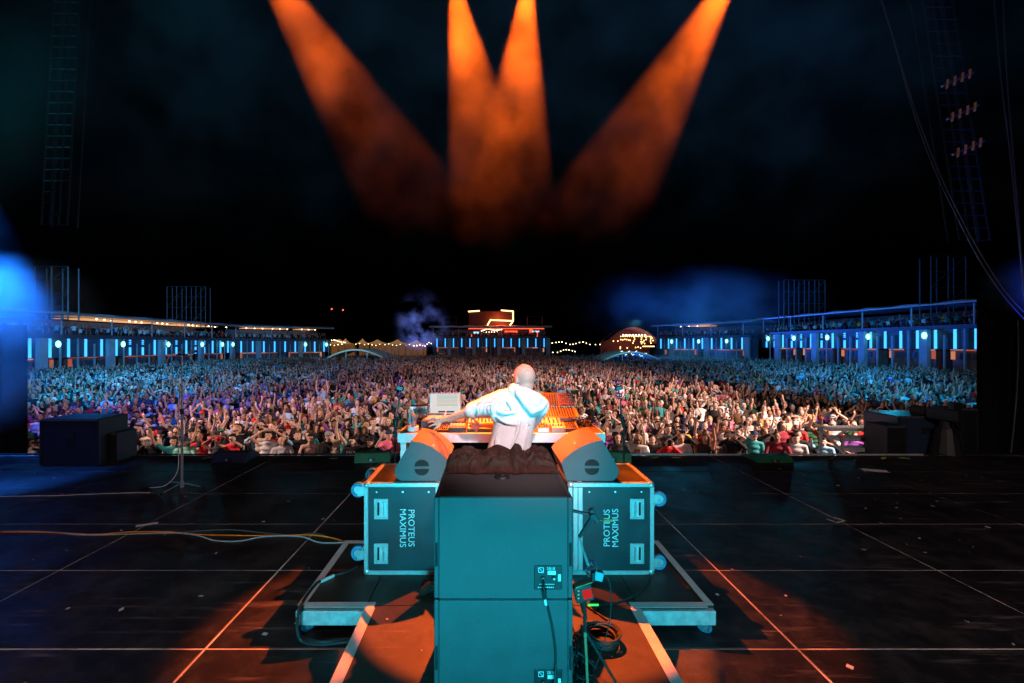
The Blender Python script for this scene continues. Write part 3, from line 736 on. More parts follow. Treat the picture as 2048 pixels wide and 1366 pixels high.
# ------------------------------------------------------------------ rolling riser
RZ = 0.20
XL, XR, CL, CR = -1.365, 1.595, -0.87, 1.055
ri = thing('rolling_riser', 'low wheeled T shaped black riser edged with white tape under the booth', 'riser', (0.1, 3.0, 0))
O = (0.1, 3.0, 0)
def riser_deck(x0, x1, y0, y1):
    MB(O).bx(x0 + 0.003, x1 - 0.003, y0 + 0.003, y1 - 0.003, RZ - 0.022, RZ).build('deck_panel', M_RISER, ri, bevel=0.002, seg=1)
MID = (CL + CR) / 2
for a, b in ((CL, MID), (MID, CR)):
    for y0 in (1.05, 2.04, 3.03, 4.03, 5.03):
        riser_deck(a, b, y0, y0 + (0.99 if y0 < 3 else 1.0))
riser_deck(XL, CL, 3.03, 4.03); riser_deck(CR, XR, 3.03, 4.03)
def frame_rail(x0, x1, y0, y1):
    MB(O).bx(x0, x1, y0, y1, RZ - 0.125, RZ - 0.024).build('frame_rail', M_ALUD, ri, bevel=0.004, seg=1)
for (a, b) in ((XL, CL - 0.002), (CR + 0.002, XR)):
    frame_rail(a, b, 3.0, 3.045); frame_rail(a, b, 3.985, 4.03)
    xo = a if a == XL else b
    frame_rail(xo - (0.0 if xo == XL else 0.045), xo + (0.045 if xo == XL else 0.0), 3.047, 3.983)
for x in (CL, CR - 0.045):
    frame_rail(x, x + 0.045, 1.05, 2.998); frame_rail(x, x + 0.045, 4.032, 6.03)
def tape(x0, x1, y0, y1, z=RZ + 0.0035):
    MB(O).bx(x0, x1, y0, y1, z - 0.0015, z).build('edge_tape', M_TAPE, ri)
tw = 0.055
tape(XL, XL + tw, 3.03, 4.03); tape(XR - tw, XR, 3.03, 4.03)
tape(XL + tw + .001, CL + tw, 3.0, 3.0 + tw + 0.01, RZ + 0.004); tape(CR - tw, XR - tw - .001, 3.0, 3.0 + tw + 0.01, RZ + 0.004)
tape(CL - 0.005, CL + tw + 0.01, 1.05, 3.0, RZ + 0.0035); tape(CR - tw - 0.01, CR + 0.005, 1.05, 3.0, RZ + 0.0035)
tape(XL + tw + .001, -0.4, 3.975, 4.03, RZ + 0.004); tape(0.7, XR - tw - .001, 3.975, 4.03, RZ + 0.004)
def caster(parent, loc, rz=0.0, r=0.05, first=[None]):
    """swivel caster: plate, fork, blue wheel with hub"""
    if first[0] is None:
        c = bpy.data.objects.new('caster', None); COL.objects.link(c)
        MB().box((0, 0, -0.004), (0.085, 0.07, 0.008)).box((-0.025, -0.02, -0.03), (0.06, 0.004, 0.055)).box((-0.025, 0.02, -0.03), (0.06, 0.004, 0.055)).cyl((-0.03, -0.026, -0.055), (-0.03, 0.026, -0.055), 0.007).box((-0.065, 0, -0.02), (0.03, 0.04, 0.006), Matrix.Rotation(0.4, 3, 'Y')).build('fork', M_STEEL, c, bevel=0.001, seg=1)
        w = MB(); n = 24
        prof = [(0.028, -0.014), (0.044, -0.016), (0.049, -0.010), (0.050, 0), (0.049, 0.010), (0.044, 0.016), (0.028, 0.014)]
        vs = []; fs = []
        for i in range(n):
            a = 2 * math.pi * i / n
            vs += [(-0.03 + q * math.cos(a), y, -0.055 + q * math.sin(a)) for q, y in prof]
        for i in range(n):
            for k in range(len(prof)):
                k2 = (k + 1) % len(prof); j = (i + 1) % n
                fs.append((i * 7 + k, i * 7 + k2, j * 7 + k2, j * 7 + k))
        w.add(vs, fs).build('wheel', M_BLUEW, c, smooth=True)
        MB().cyl((-0.03, -0.012, -0.055), (-0.03, 0.012, -0.055), 0.029, n=18).build('hub', M_STEEL, c, bevel=0.002, seg=1)
        first[0] = c; o = c
    else:
        o = first[0].copy(); COL.objects.link(o)
        for ch in kids(first[0]):
            d = ch.copy(); COL.objects.link(d); d.parent = o
    o.parent = parent; o.location = Vector(loc) - (parent.location if parent else Vector()); o.rotation_euler = (0, 0, rz)
    return o
for (x, y, a) in ((XL + 0.08, 3.09, 0.9), (CL - 0.05, 3.09, -0.5), (XR - 0.08, 3.07, 2.4), (CR + 0.06, 3.1, 0.4), (XL + 0.08, 3.93, 1.2), (XR - 0.08, 3.93, 0.2), (CL + 0.1, 1.2, 0.3), (CR - 0.1, 1.2, 0.6)):
    c = caster(ri, (x, y, RZ - 0.127), a); s = (RZ - 0.127) / 0.105; c.scale = (1, 1, max(s, 0.68))

# ------------------------------------------------------------------ flight cases lying on their side
def flight_case(x0, mirror, label):
    """x0: outer lower front edge; case .69 wide, .58 deep, .74 high; casters on the outer side"""
    W, D, H = 0.69, 0.58, 0.74
    s = -1 if mirror else 1
    t = thing('flight_case', label, 'flight case', (x0, 3.43, RZ), 0, 'flight cases under the wedge monitors')
    X = lambda a: s * a
    def bx(mb, a0, a1, *r): return mb.bx(min(X(a0), X(a1)), max(X(a0), X(a1)), *r)
    bx(MB(), 0.012, W - 0.012, 0.006, D - 0.006, 0.012, H - 0.012).build('shell', M_CASE, t, bevel=0.003, seg=1)
    e = 0.034
    def prof(nm, a0, a1, y0, y1, z0, z1):
        bx(MB(), a0, a1, y0, y1, z0, z1).build(nm, M_ALU, t, bevel=0.003, seg=1)
    for y in (0.0, D - e):                                   # horizontal edge profiles, front and back
        prof('edge_profile', 0.03, W - 0.03, y, y + e, 0, e); prof('edge_profile', 0.03, W - 0.03, y, y + e, H - e, H)
        prof('edge_profile', 0, e, y, y + e, 0.03, H - 0.03)
        prof('lid_profile', 0.575, 0.612, y - 0.002 if y == 0 else y, y + e, 0.036, H - 0.036); prof('lid_profile', 0.6145, 0.652, y - 0.003 if y == 0 else y, y + e, 0.036, H - 0.036)
        prof('edge_profile', W - e, W, y, y + e, 0.03, H - 0.03)
    for a in (0.0, W - e):
        for z in (0.0, H - e):
            prof('edge_profile', a, a + e, 0.036, D - 0.036, z, z + e)
    prof('lid_profile', 0.575, 0.612, 0.036, D - 0.036, H - 0.012, H + 0.002)
    for a in (0.022, W - 0.022):                              # ball corners
        for y in (0.022, D - 0.022):
            for z in (0.022, H - 0.022):
                MB().ell((X(a), y, z), 0.030, None, 12, 8).build('ball_corner', M_STEEL, t, smooth=True)
    rv = MB()                                                  # rivets
    for z in (0.016, H - 0.016):
        for a in np.arange(0.07, W - 0.05, 0.085): rv.ell((X(a), 0.001, z), (0.005, 0.003, 0.005), None, 6, 4)
    for z in np.arange(0.08, H - 0.05, 0.085):
        for a in (0.016, 0.594, 0.633): rv.ell((X(a), 0.001, z), (0.005, 0.003, 0.005), None, 6, 4)
    for a in (0.10, 0.31, 0.52): rv.ell((X(a), 0.006, H - 0.075), (0.009, 0.003, 0.009), None, 8, 4)
    tag(rv.build('rivets', M_STEEL, t), None, kind='stuff')
    for z in (0.17, H - 0.21):                                 # recessed handles
        h = MB(); cx = X(0.135)
        for (dx, dz, wx, wz) in ((-0.045, 0, 0.02, 0.165), (0.045, 0, 0.03, 0.165), (0, 0.0735, 0.075, 0.018), (0, -0.0735, 0.075, 0.018)):
            h.box((cx + s * dx, 0.0035, z + dz), (wx, 0.008, wz))
        hp = h.build('handle_dish', M_ALU, t, bevel=0.003, seg=1)
        MB().box((cx, 0.0055, z), (0.078, 0.003, 0.132)).build('handle_recess', M_ALUD, hp)
        MB().cyl((cx + s * 0.018, -0.002, z - 0.052), (cx + s * 0.018, -0.002, z + 0.052), 0.0085, n=10).box((cx + s * 0.03, 0.002, z), (0.022, 0.006, 0.10)).build('grip', M_STEEL, hp, smooth=False)
        MB().box((cx - s * 0.02, 0.0035, z), (0.016, 0.003, 0.105)).build('shadow_slot', M_BLACKHOLE, hp)
        q = MB()
        for k in range(6):
            for dx in (-0.047, 0.049): q.ell((cx + s * dx, -0.001, z - 0.07 + k * 0.028), (0.004, 0.002, 0.004), None, 6, 4)
        tag(q.build('handle_rivets', M_STEEL, hp), None, kind='stuff')
    lettering('PROTEUS\nMAXIMUS', 0.072, M_PRINT, t, (X(0.345), 0.002, H * 0.51), (R(90), R(90) if not mirror else R(-90), 0), space=0.95)
    for z in (0.105, H - 0.115):
        for y in (0.075, D - 0.1):
            c = caster(t, Vector(t.location) + Vector((X(0.0), y, z)), 0)
            c.rotation_euler = (0, R(90) if not mirror else R(-90), 0)
            c.scale = (1.25, 1.25, 1.2)
            if mirror: c.rotation_euler = (0, R(-90), 0)
    return t
# local frame of a caster looks down -Z: on the outer side it must look outwards
caseL = flight_case(-1.01, False, 'dark flight case lying on its side above the wing with the black floor cable')
caseR = flight_case(1.325, True, 'dark flight case lying on its side behind the small articulated camera arm')
for t in (caseL, caseR):
    m = t is caseR
    for c in kids(t):
        if c.name.startswith('caster'):
            c.rotation_euler = (0, R(90) if not m else R(-90), 0)

# ------------------------------------------------------------------ subwoofers
def subwoofer(z0, h, label, cable):
    W, D = 0.717, 0.70
    t = thing('subwoofer', label, 'subwoofer', (0.072, 2.2, z0), 0, 'stacked subwoofers')
    MB().bx(-W / 2 + 0.026, W / 2 - 0.026, 0.0, D, 0.003, h - 0.003).build('cabinet', M_SUB, t, bevel=0.004)
    for s in (-1, 1):
        a = s * (W / 2 - 0.025); b = s * W / 2
        MB().bx(min(a, b), max(a, b), 0.004, D - 0.02, 0.003, h - 0.003).build('side_cheek', M_SUB, t, bevel=0.006)
        MB().bx(min(a, b) + 0.006, max(a, b) - 0.006, 0.0025, 0.0045, h * 0.32, h * 0.55).build('grip_slot', M_BLACKHOLE, t)
    MB().bx(-W / 2 + 0.03, W / 2 - 0.03, 0.006, D - 0.004, h - 0.003, h - 0.0005).build('top_skin', M_SUBTOP, t)
    px, pz = 0.23, 0.115
    p = MB().box((px, -0.002, pz), (0.145, 0.006, 0.125)).build('connector_plate', M_BLK, t, bevel=0.004)
    q = MB()
    for (dx, dz, a, b) in ((-0.037, 0.028, 0.026, 0.004), (-0.037, 0.052, 0.026, 0.003), (-0.0495, 0.04, 0.003, 0.026), (-0.0245, 0.04, 0.003, 0.026)): q.box((px + dx, -0.0055, pz + dz), (a, 0.001, b))
    q.box((px - 0.037, -0.0055, pz + 0.040), (0.003, 0.001, 0.03), Matrix.Rotation(R(-45), 3, 'Y'))
    q.build('maker_logo', M_PRINT, p)
    lettering('SB18', 0.021, M_PRINT, p, (px + 0.014, -0.0055, pz + 0.047), (R(90), 0, 0), depth=0.0004)
    MB().box((px + 0.018, -0.0055, pz + 0.026), (0.042, 0.001, 0.02)).build('white_sticker', M_WHITE, p)
    MB().box((px + 0.058, -0.0055, pz + 0.0), (0.015, 0.001, 0.036)).build('white_sticker', M_WHITE, p)
    for dx in (-0.027, 0.03):
        MB().cyl((px + dx, -0.004, pz - 0.002), (px + dx, -0.014, pz - 0.002), 0.0125, n=16).build('socket', M_RUB, p, bevel=0.001, seg=1)
        MB().cyl((px + dx, -0.0135, pz - 0.002), (px + dx, -0.0155, pz - 0.002), 0.006, n=12).build('socket_pin', M_STEEL, p)
    q = MB()
    for k in range(13): q.box((px - 0.045 + k * 0.0062, -0.0055, pz - 0.033), (0.0045, 0.001, 0.003))
    for k in range(9): q.box((px - 0.05 + k * 0.0095, -0.0055, pz - 0.049), (0.006, 0.001, 0.0055))
    tag(q.build('small_print', M_PRINT, p), None, kind='stuff')
    if cable:
        pts = [(px - 0.027, -0.012, pz - 0.002), (px - 0.027, -0.05, pz - 0.03), (px - 0.024, -0.035, pz - 0.07), (px + 0.0, -0.02, pz - 0.16), (px + 0.025, -0.016, pz - 0.28), (px + 0.038, -0.018, pz - 0.42), (px + 0.02, -0.06, pz - 0.55)]
        cb = MB(); cb.tube(smooth_path(pts, 6), 0.006, 8).build('speaker_cable', M_RUB, t, smooth=True)
        MB().cyl((px - 0.026, -0.045, pz - 0.035), (px - 0.022, -0.033, pz - 0.088), 0.0125, 0.010).build('cable_plug', M_RUB, t)
        MB().cyl((px - 0.020, -0.032, pz - 0.093), (px - 0.014, -0.027, pz - 0.125), 0.0075).build('cable_label', M_WHITE, t)
    return t
def smooth_path(pts, k=6):
    pts = [Vector(p) for p in pts]; out = []
    n = len(pts)
    for i in range(n - 1):
        p0, p1, p2, p3 = pts[max(i - 1, 0)], pts[i], pts[i + 1], pts[min(i + 2, n - 1)]
        for j in range(k):
            t = j / k
            out.append(0.5 * ((2 * p1) + (p2 - p0) * t + (2 * p0 - 5 * p1 + 4 * p2 - p3) * t * t + (3 * p1 - p0 - 3 * p2 + p3) * t ** 3))
    out.append(pts[-1]); return out
subwoofer(RZ + 0.001, 0.534, 'lower grey subwoofer cabinet standing on the riser, bottom of the stack', False)
subwoofer(RZ + 0.537, 0.529, 'upper grey subwoofer cabinet with a cable hanging from its plate, top of the stack', True)

# ------------------------------------------------------------------ wedge monitors on the cases
def wedge(poly_px, Y, depth, handle_px, name_label, s):
    pts = [((px - VX) / F * Y, CAMZ - (py - VY) / F * Y) for px, py in poly_px]
    cx = sum(p[0] for p in pts) / len(pts); zb = RZ + 0.742
    zmin = min(p[1] for p in pts)
    O = (cx, Y + depth / 2, zb)
    pts = [(x, z - zmin + zb + 0.001) for x, z in pts]
    t = thing('wedge_monitor', name_label, 'stage monitor', O, 0, 'wedge monitors facing the booth')
    MB(O).prism(pts, Y, Y + 0.018).build('side_panel', M_MON, t, bevel=0.003)
    MB(O).prism(pts, Y + depth - 0.018, Y + depth).build('side_panel', M_MON, t, bevel=0.003)
    c = Vector((cx, 0, sum(p[1] for p in pts) / len(pts)))
    ins = [(cx + (x - cx) * 0.975, c.z + (z - c.z) * 0.975) for x, z in pts]
    # cabinet body and curved grille between the side panels
    MB(O).prism(ins, Y + 0.0185, Y + depth - 0.0185).build('cabinet', M_SUBTOP, t)
    gi = [i for i in range(len(pts))][:NG]
    gp = [pts[i] for i in gi]
    back = [(cx + (x - cx) * 0.93, c.z + (z - c.z) * 0.93) for x, z in gp][::-1]
    MB(O).prism(gp + back, Y + 0.0192, Y + depth - 0.0192).build('grille', M_GRILLE, t, smooth=False)
    bi = len(gp) // 2
    bx_, bz_ = gp[bi]
    nrm = Vector((bx_ - c.x, 0, bz_ - c.z)).normalized()
    MB(O).box((bx_ + nrm.x * 0.003, Y + 0.06 + (0.1 if s > 0 else 0), bz_ + nrm.z * 0.003), (0.05, 0.018, 0.003), nrm.to_track_quat('Z', 'Y').to_matrix()).build('badge', M_ALU, t)
    hx, hz = (handle_px[0] - VX) / F * Y, CAMZ - (handle_px[1] - VY) / F * Y
    for up in (1, -1):
        n = 14; r = 0.058
        seg = [(hx + r * math.cos(a), hz + up * (0.012 + r * 0.86 * math.sin(a))) for a in [math.pi * i / n for i in range(n + 1)]]
        MB(O).prism(seg, Y - 0.0015, Y + 0.003).build('handle_hole', M_BLACKHOLE, t)
        rim = [(x, Y - 0.002, z) for x, z in seg]
        MB(O).tube(rim + [rim[0]], 0.0028, 6).build('handle_rim', M_RUB, t)
    MB(O).cyl((hx, Y - 0.002, hz), (hx, Y + 0.002, hz), 0.005, n=10).build('screw', M_BLK, t)
    return t
NG = 9
def curve(a, b, c, n):     # quadratic curve through the grille
    return [((1 - t) ** 2 * a[0] + 2 * t * (1 - t) * b[0] + t * t * c[0], (1 - t) ** 2 * a[1] + 2 * t * (1 - t) * b[1] + t * t * c[1]) for t in [i / (n - 1) for i in range(n)]]
pl = curve((823, 883.6), (869, 888), (897, 926), 9) + [(884, 964), (802, 964), (793, 957), (789.5, 948), (789.5, 939)]
wedge(pl, 3.47, 0.55, (843.5, 935), 'grey wedge monitor with round handle on the case by the mug, side toward us', -1)
pr = curve((1205, 882), (1152, 890), (1122, 928), 9) + [(1133, 964), (1226, 964), (1234.5, 957), (1238, 948), (1238, 940)]
wedge(pr, 3.47, 0.55, (1184, 934), 'grey wedge monitor with round handle on the case by the stacked synthesizers', 1)

# ------------------------------------------------------------------ jacket bundle on the subwoofers
ztop = RZ + 1.067
from mathutils import noise as mnoise
jx0, jx1, jy0, jy1 = -0.275, 0.425, 2.585, 2.89
NX, NY = 190, 80
jv = []; jf = []
def jheight(u, v):
    """heap of thrown-down jackets: three soft mounds, creased like cloth"""
    x = u * 0.70; y = v * 0.315
    w1 = mnoise.noise(Vector((x * 5, y * 5, 1.3))) * 0.05; w2 = mnoise.noise(Vector((x * 5, y * 5, 7.7))) * 0.05
    env = max(0, 1 - abs(2 * v - 1) ** 3.2) ** 0.6 * max(0, 1 - abs(2 * u - 1) ** 10) ** 0.6
    m = 0.055 + 0.075 * max(math.exp(-((u - 0.16) / 0.15) ** 2), math.exp(-((u - 0.47) / 0.13) ** 2) * 1.05, math.exp(-((u - 0.64) / 0.05) ** 2) * 1.35, math.exp(-((u - 0.84) / 0.13) ** 2) * 1.1)
    m *= 0.52 + 0.34 * v
    c = 0.0
    for k, (fx, fy, a) in enumerate(((9, 16, 0.020), (22, 30, 0.013), (48, 60, 0.006))):
        q = mnoise.noise(Vector(((x + w1) * fx, (y + w2) * fy, k * 9.1)))
        c += a * (1 - 2.2 * abs(q))
    d = 0.022 * (1 - abs(math.sin((x * 11 + w1 * 60 + y * 9)))) - 0.012
    return max(0.002, env * (m + c + d))
for i in range(NX + 1):
    for k in range(NY + 1):
        u, v = i / NX, k / NY
        jv.append((jx0 + (jx1 - jx0) * u + 0.02 * mnoise.noise(Vector((u * 6, v * 5, 3))), jy0 + (jy1 - jy0) * v + 0.030 * mnoise.noise(Vector((u * 9, v * 3, 5))), ztop + jheight(u, v)))
n0 = len(jv); S = NY + 1
for i in range(NX):
    for k in range(NY): jf.append((i * S + k, (i + 1) * S + k, (i + 1) * S + k + 1, i * S + k + 1))
jb = MB((0.08, 2.74, ztop)).add(jv, jf).build('jacket_bundle', M_JACKET, None, smooth=True)
jb.modifiers.new('thick', 'SOLIDIFY').thickness = 0.004
tag(jb, 'crumpled dark brown jackets lying on the upper subwoofer behind the performer', 'jacket')
dk = MB((0.075, 2.525, ztop)); dk.cyl((0.075, 2.525, ztop), (0.075, 2.525, ztop + 0.012), 0.048, 0.044, 20).cyl((0.075, 2.525, ztop + 0.012), (0.075, 2.525, ztop + 0.018), 0.02, n=14)
tag(dk.build('black_disc', M_BLK, None, bevel=0.002), 'small round black puck lying before the brown jackets', 'puck')

# ------------------------------------------------------------------ table
TZ = 1.204
TY0, TY1 = 4.10, 4.76
tx0, tx1 = (795 - VX) / F * TY0, (1211 - VX) / F * TY0
tb = thing('booth_table', 'long table with pale front rail carrying the instruments', 'table', ((tx0 + tx1) / 2, 4.4, RZ))
O = ((tx0 + tx1) / 2, 4.4, RZ)
MB(O).bx(tx0, tx1, TY0, TY0 + 0.03, TZ - 0.093, TZ - 0.002).build('front_rail', M_WHITE, tb, bevel=0.003)
MB(O).bx(tx0, tx1, TY1 - 0.03, TY1, TZ - 0.093, TZ - 0.002).build('back_rail', M_WHITE, tb, bevel=0.003)
for x in (tx0, tx1 - 0.03): MB(O).bx(x, x + 0.03, TY0 + 0.031, TY1 - 0.031, TZ - 0.093, TZ - 0.004).build('side_rail', M_WHITE, tb, bevel=0.003)
MB(O).bx(tx0 + 0.02, tx1 - 0.02, TY0 + 0.02, TY1 - 0.02, TZ - 0.02, TZ).build('table_top', M_SUBTOP, tb)
for x in (tx0 + 0.02, tx1 - 0.09):
    for y in (TY0 + 0.035, TY1 - 0.09): MB(O).bx(x, x + 0.055, y, y + 0.05, RZ, TZ - 0.094).build('leg', M_WHITE, tb, bevel=0.003)
o = drape(MB(O), (tx0 + 0.06, TY1 - 0.14, 0), (tx1 - 0.06, TY1 - 0.14, 0), RZ + 0.01, TZ - 0.095, 0.012, 0.16).build('table_skirt', M_DRAPE, tb)
o.modifiers.new('thick', 'SOLIDIFY').thickness = 0.004
# ------------------------------------------------------------------ instruments on the table
M_ORK = mat('gold_panel', (0.15, 0.10, 0.05), 0.5, 0, 0.08, 60)
M_DKPANEL = mat('dark_panel', (0.03, 0.028, 0.028), 0.5, 0, 0.2, 60)
M_WOOD = mat('wood_cheek', (0.35, 0.20, 0.09), 0.5, 0, 0.3, 30)
M_REDP = mat('red_knob', (0.55, 0.03, 0.02), 0.5)
M_SILVER = mat('silver_panel', (0.45, 0.45, 0.44), 0.4, 0.3, 0.08, 60)
M_TEALP = mat('teal_panel', (0.10, 0.32, 0.36), 0.45, 0, 0.1, 50)
def gear(name, label, px0, px1, py, Y, w_d, h, tilt, mbody, mpanel, rows, cols, mknob, zbase=TZ, keys=False, feet=0.0, side=None, cat='instrument', kr=0.009, kh=0.016):
    """a desktop instrument: base box, sloping panel, knobs or keys in rows.  py only fixes the row of the label"""
    x0, x1 = (px0 - VX) / F * Y, (px1 - VX) / F * Y
    t = thing(name, label, cat, ((x0 + x1) / 2, Y, zbase), 0, 'instruments on the table')
    W = x1 - x0
    hb = h + w_d * math.tan(tilt)
    z0 = feet
    MB().prism([(0, z0), (w_d, z0), (w_d, z0 + hb), (0, z0 + h)], -W / 2, W / 2, 'x').build('body', mbody, t, bevel=0.002)
    rot = Matrix.Rotation(tilt, 3, 'X')
    n = rot @ Vector((0, 0, 1)); u = rot @ Vector((0, 1, 0)); L = w_d / math.cos(tilt)
    c = Vector((0, w_d / 2, z0 + (h + hb) / 2))
    MB().box(c + n * 0.002, (W * 0.97, L * 0.96, 0.003), rot).build('panel', mpanel, t, bevel=0.001, seg=1)
    kb = MB()
    for r in range(rows):
        for q in range(cols):
            a = (q + 0.5) / cols - 0.5; b = (r + 0.5) / rows - 0.5
            p = c + Vector((a * W * 0.9, 0, 0)) + u * (b * L * 0.86) + n * 0.0035
            if keys and r == 0: kb.box(p + n * kh * 0.3, (W / cols * 0.62, L / rows * 0.55, kh * 0.6), rot)
            elif (r + q * 3) % 7 == 3: kb.box(p + n * 0.004, (0.011, 0.011, 0.006), rot)
            else: kb.cyl(p, p + n * kh, kr, kr * 0.8, 8)
    tag(kb.build('controls', mknob, t), None, kind='stuff')
    if side:
        for s in (-1, 1):
            MB().prism([(-0.004, z0), (w_d + 0.004, z0), (w_d + 0.004, z0 + hb + 0.012), (-0.004, z0 + h + 0.012)], s * W / 2 + (0.0005 if s > 0 else -0.014), s * W / 2 + (0.014 if s > 0 else -0.0005), 'x').build('cheek', side, t, bevel=0.002)
    if feet > 0.03:
        lg = None
        for sx in (-1, 1):
            for yy in (0.03, w_d - 0.03): MB().cyl((sx * (W / 2 - 0.03), yy, 0), (sx * (W / 2 - 0.03), yy, z0), 0.008).build('stand_leg', M_STEEL, t)
    return t
# left part
gear('drum_pad_box', 'small black knob box with cream top at the front, under the outstretched hand', 873, 896, 860, 4.13, 0.115, 0.02, 0.25, M_DKPANEL, M_CREAM, 3, 5, M_DKPANEL)
gear('pad_controller', 'dark pad controller with five pale bar keys beside the outstretched hand', 897, 931, 860, 4.13, 0.14, 0.042, 0.12, M_DKPANEL, M_ORK, 1, 5, M_CREAM, keys=True, kh=0.02)
gear('cream_mixer', 'cream mixer with rows of knobs behind the open hand', 934, 1000, 845, 4.15, 0.3, 0.03, 0.16, M_DKPANEL, M_CREAM, 6, 8, M_DKPANEL)
gear('fader_desk', 'amber desk of faders behind the cream mixer', 944, 992, 800, 4.56, 0.16, 0.13, 0.55, M_ORK, M_ORK, 3, 6, M_DKPANEL)
gear('black_stand_box', 'low black box carrying the laptop', 842, 928, 842, 4.27, 0.34, 0.084, 0.01, M_DKPANEL, M_SUBTOP, 1, 2, M_DKPANEL)
# laptop
lx0, lx1, LY = (858 - VX) / F * 4.56, (921 - VX) / F * 4.56, 4.56
lz = CAMZ - (832 - VY) / F * LY
lt = thing('laptop', 'open laptop with a bright screen of coloured track bars', 'laptop', ((lx0 + lx1) / 2, LY, TZ + 0.085), 0)
wv = lx1 - lx0; hv = 0.228
MB().box((0, -0.12, 0.011), (wv, 0.24, 0.016)).build('keyboard_base', M_SILVER, lt, bevel=0.003)
rotl = Matrix.Rotation(R(-9), 3, 'X'); base = Vector((0, 0.012, 0.02)); up = rotl @ Vector((0, 0, 1)); nn = rotl @ Vector((0, -1, 0))
MB().box(base + up * hv / 2, (wv, 0.007, hv), rotl).build('lid', M_SILVER, lt, bevel=0.003)
sc_m = glow('screen_light', (0.80, 0.74, 0.72), 0.95)
sp = MB().box(base + up * hv / 2 + nn * 0.0042, (wv * 0.93, 0.001, hv * 0.9), rotl).build('screen', sc_m, lt)
random.seed(21)
cl = {'green': (0.42, 0.75, 0.25), 'violet': (0.55, 0.55, 0.95), 'amber': (0.95, 0.62, 0.25), 'blue': (0.40, 0.62, 0.98), 'white': (0.95, 0.95, 0.95), 'grey': (0.10, 0.10, 0.11)}
def scr(a0, a1, b0, b1, c, k=0.8):
    MB().box(base + up * hv * (b0 + b1) / 2 + nn * 0.0052 + Vector((wv * (a0 + a1) / 2, 0, 0)), (wv * abs(a1 - a0), 0.001, hv * abs(b1 - b0)), rotl).build('track_bar', glow('screen_' + c, cl[c], k), sp)
for i, c in enumerate(['violet', 'green', 'violet', 'green', 'blue', 'amber', 'amber', 'blue', 'green']):
    b = 0.88 - i * 0.062
    scr(-0.26, 0.40, b, b + 0.030, c)
    if i % 3 == 1: scr(-0.44, -0.32, b, b + 0.022, 'white')
scr(-0.21, 0.30, 0.075, 0.145, 'grey', 0.25); scr(0.12, 0.22, 0.30, 0.40, 'white', 1.1)
# effects rack at the far left
rk = thing('effects_rack', 'stacked teal and silver rack units left of the laptop', 'rack', ((838 - VX) / F * 4.66, 4.64, TZ), 0)
z = 0.0
for hh, m, kn in ((0.055, M_DKPANEL, 9), (0.05, M_SILVER, 3), (0.05, M_TEALP, 5), (0.03, M_SILVER, 0)):
    u = MB().bx(-0.095, 0.095, -0.02, 0.09, z + 0.001, z + hh - 0.002).build('rack_unit', m, rk, bevel=0.002)
    for k in range(kn):
        x = -0.08 + 0.16 * (k + 0.5) / kn
        MB().cyl((x, -0.02, z + hh / 2), (x, -0.038, z + hh / 2), 0.011 if kn < 9 else 0.006, n=10).build('rack_knob', M_BLUEW if m is M_TEALP else M_STEEL, u)
    z += hh
# bottle, cup, dish
bp_ = onz(826, 862, TZ)
dsh = MB(bp_); dsh.cyl(bp_, bp_ + Vector((0, 0, 0.050)), 0.052, 0.054, 28)
tag(dsh.build('white_dish', M_WHITE, None, bevel=0.004), 'round white dish on the table corner under the cup', 'dish')
M_CLEAR = mat('clear_plastic', (0.80, 0.88, 0.90), 0.12, 0, 0.04, 30, trans=0.75)
M_WATER = mat('plastic_bottle', (0.65, 0.80, 0.84), 0.2, 0, 0.05, 30, trans=0.5)
cu = thing('plastic_cup', 'clear plastic cup with a pink sticker on the white dish', 'cup', bp_ + Vector((0.012, -0.006, 0.0505)))
n = 24
def lathe(mb, prof, n=20):
    vs = []; fs = []
    for i in range(n):
        a = 2 * math.pi * i / n; vs += [(r * math.cos(a), r * math.sin(a), zz) for r, zz in prof]
    K = len(prof)
    for i in range(n):
        for k in range(K - 1): fs.append((i * K + k, ((i + 1) % n) * K + k, ((i + 1) % n) * K + k + 1, i * K + k + 1))
    return mb.add(vs, fs)
lathe(MB(), [(0.0, 0), (0.026, 0), (0.034, 0.10), (0.036, 0.102), (0.033, 0.102), (0.025, 0.004), (0.0, 0.004)]).build('cup_wall', M_CLEAR, cu, smooth=True)
MB().ell((0.014, -0.029, 0.04), (0.011, 0.003, 0.012), None, 10, 6).build('pink_sticker', mat('pink_print', (0.75, 0.12, 0.30), 0.5), cu)
bo = thing('water_bottle', 'clear water bottle standing behind the cup', 'bottle', (bp_.x - 0.03, bp_.y + 0.075, TZ))
lathe(MB(), [(0, 0), (0.030, 0.0), (0.033, 0.01), (0.033, 0.07), (0.030, 0.08), (0.033, 0.09), (0.033, 0.15), (0.016, 0.19), (0.014, 0.20), (0, 0.20)]).build('bottle_wall', M_WATER, bo, smooth=True)
MB().cyl((0, 0, 0.20), (0, 0, 0.218), 0.017, n=16).build('cap', M_WHITE, bo)
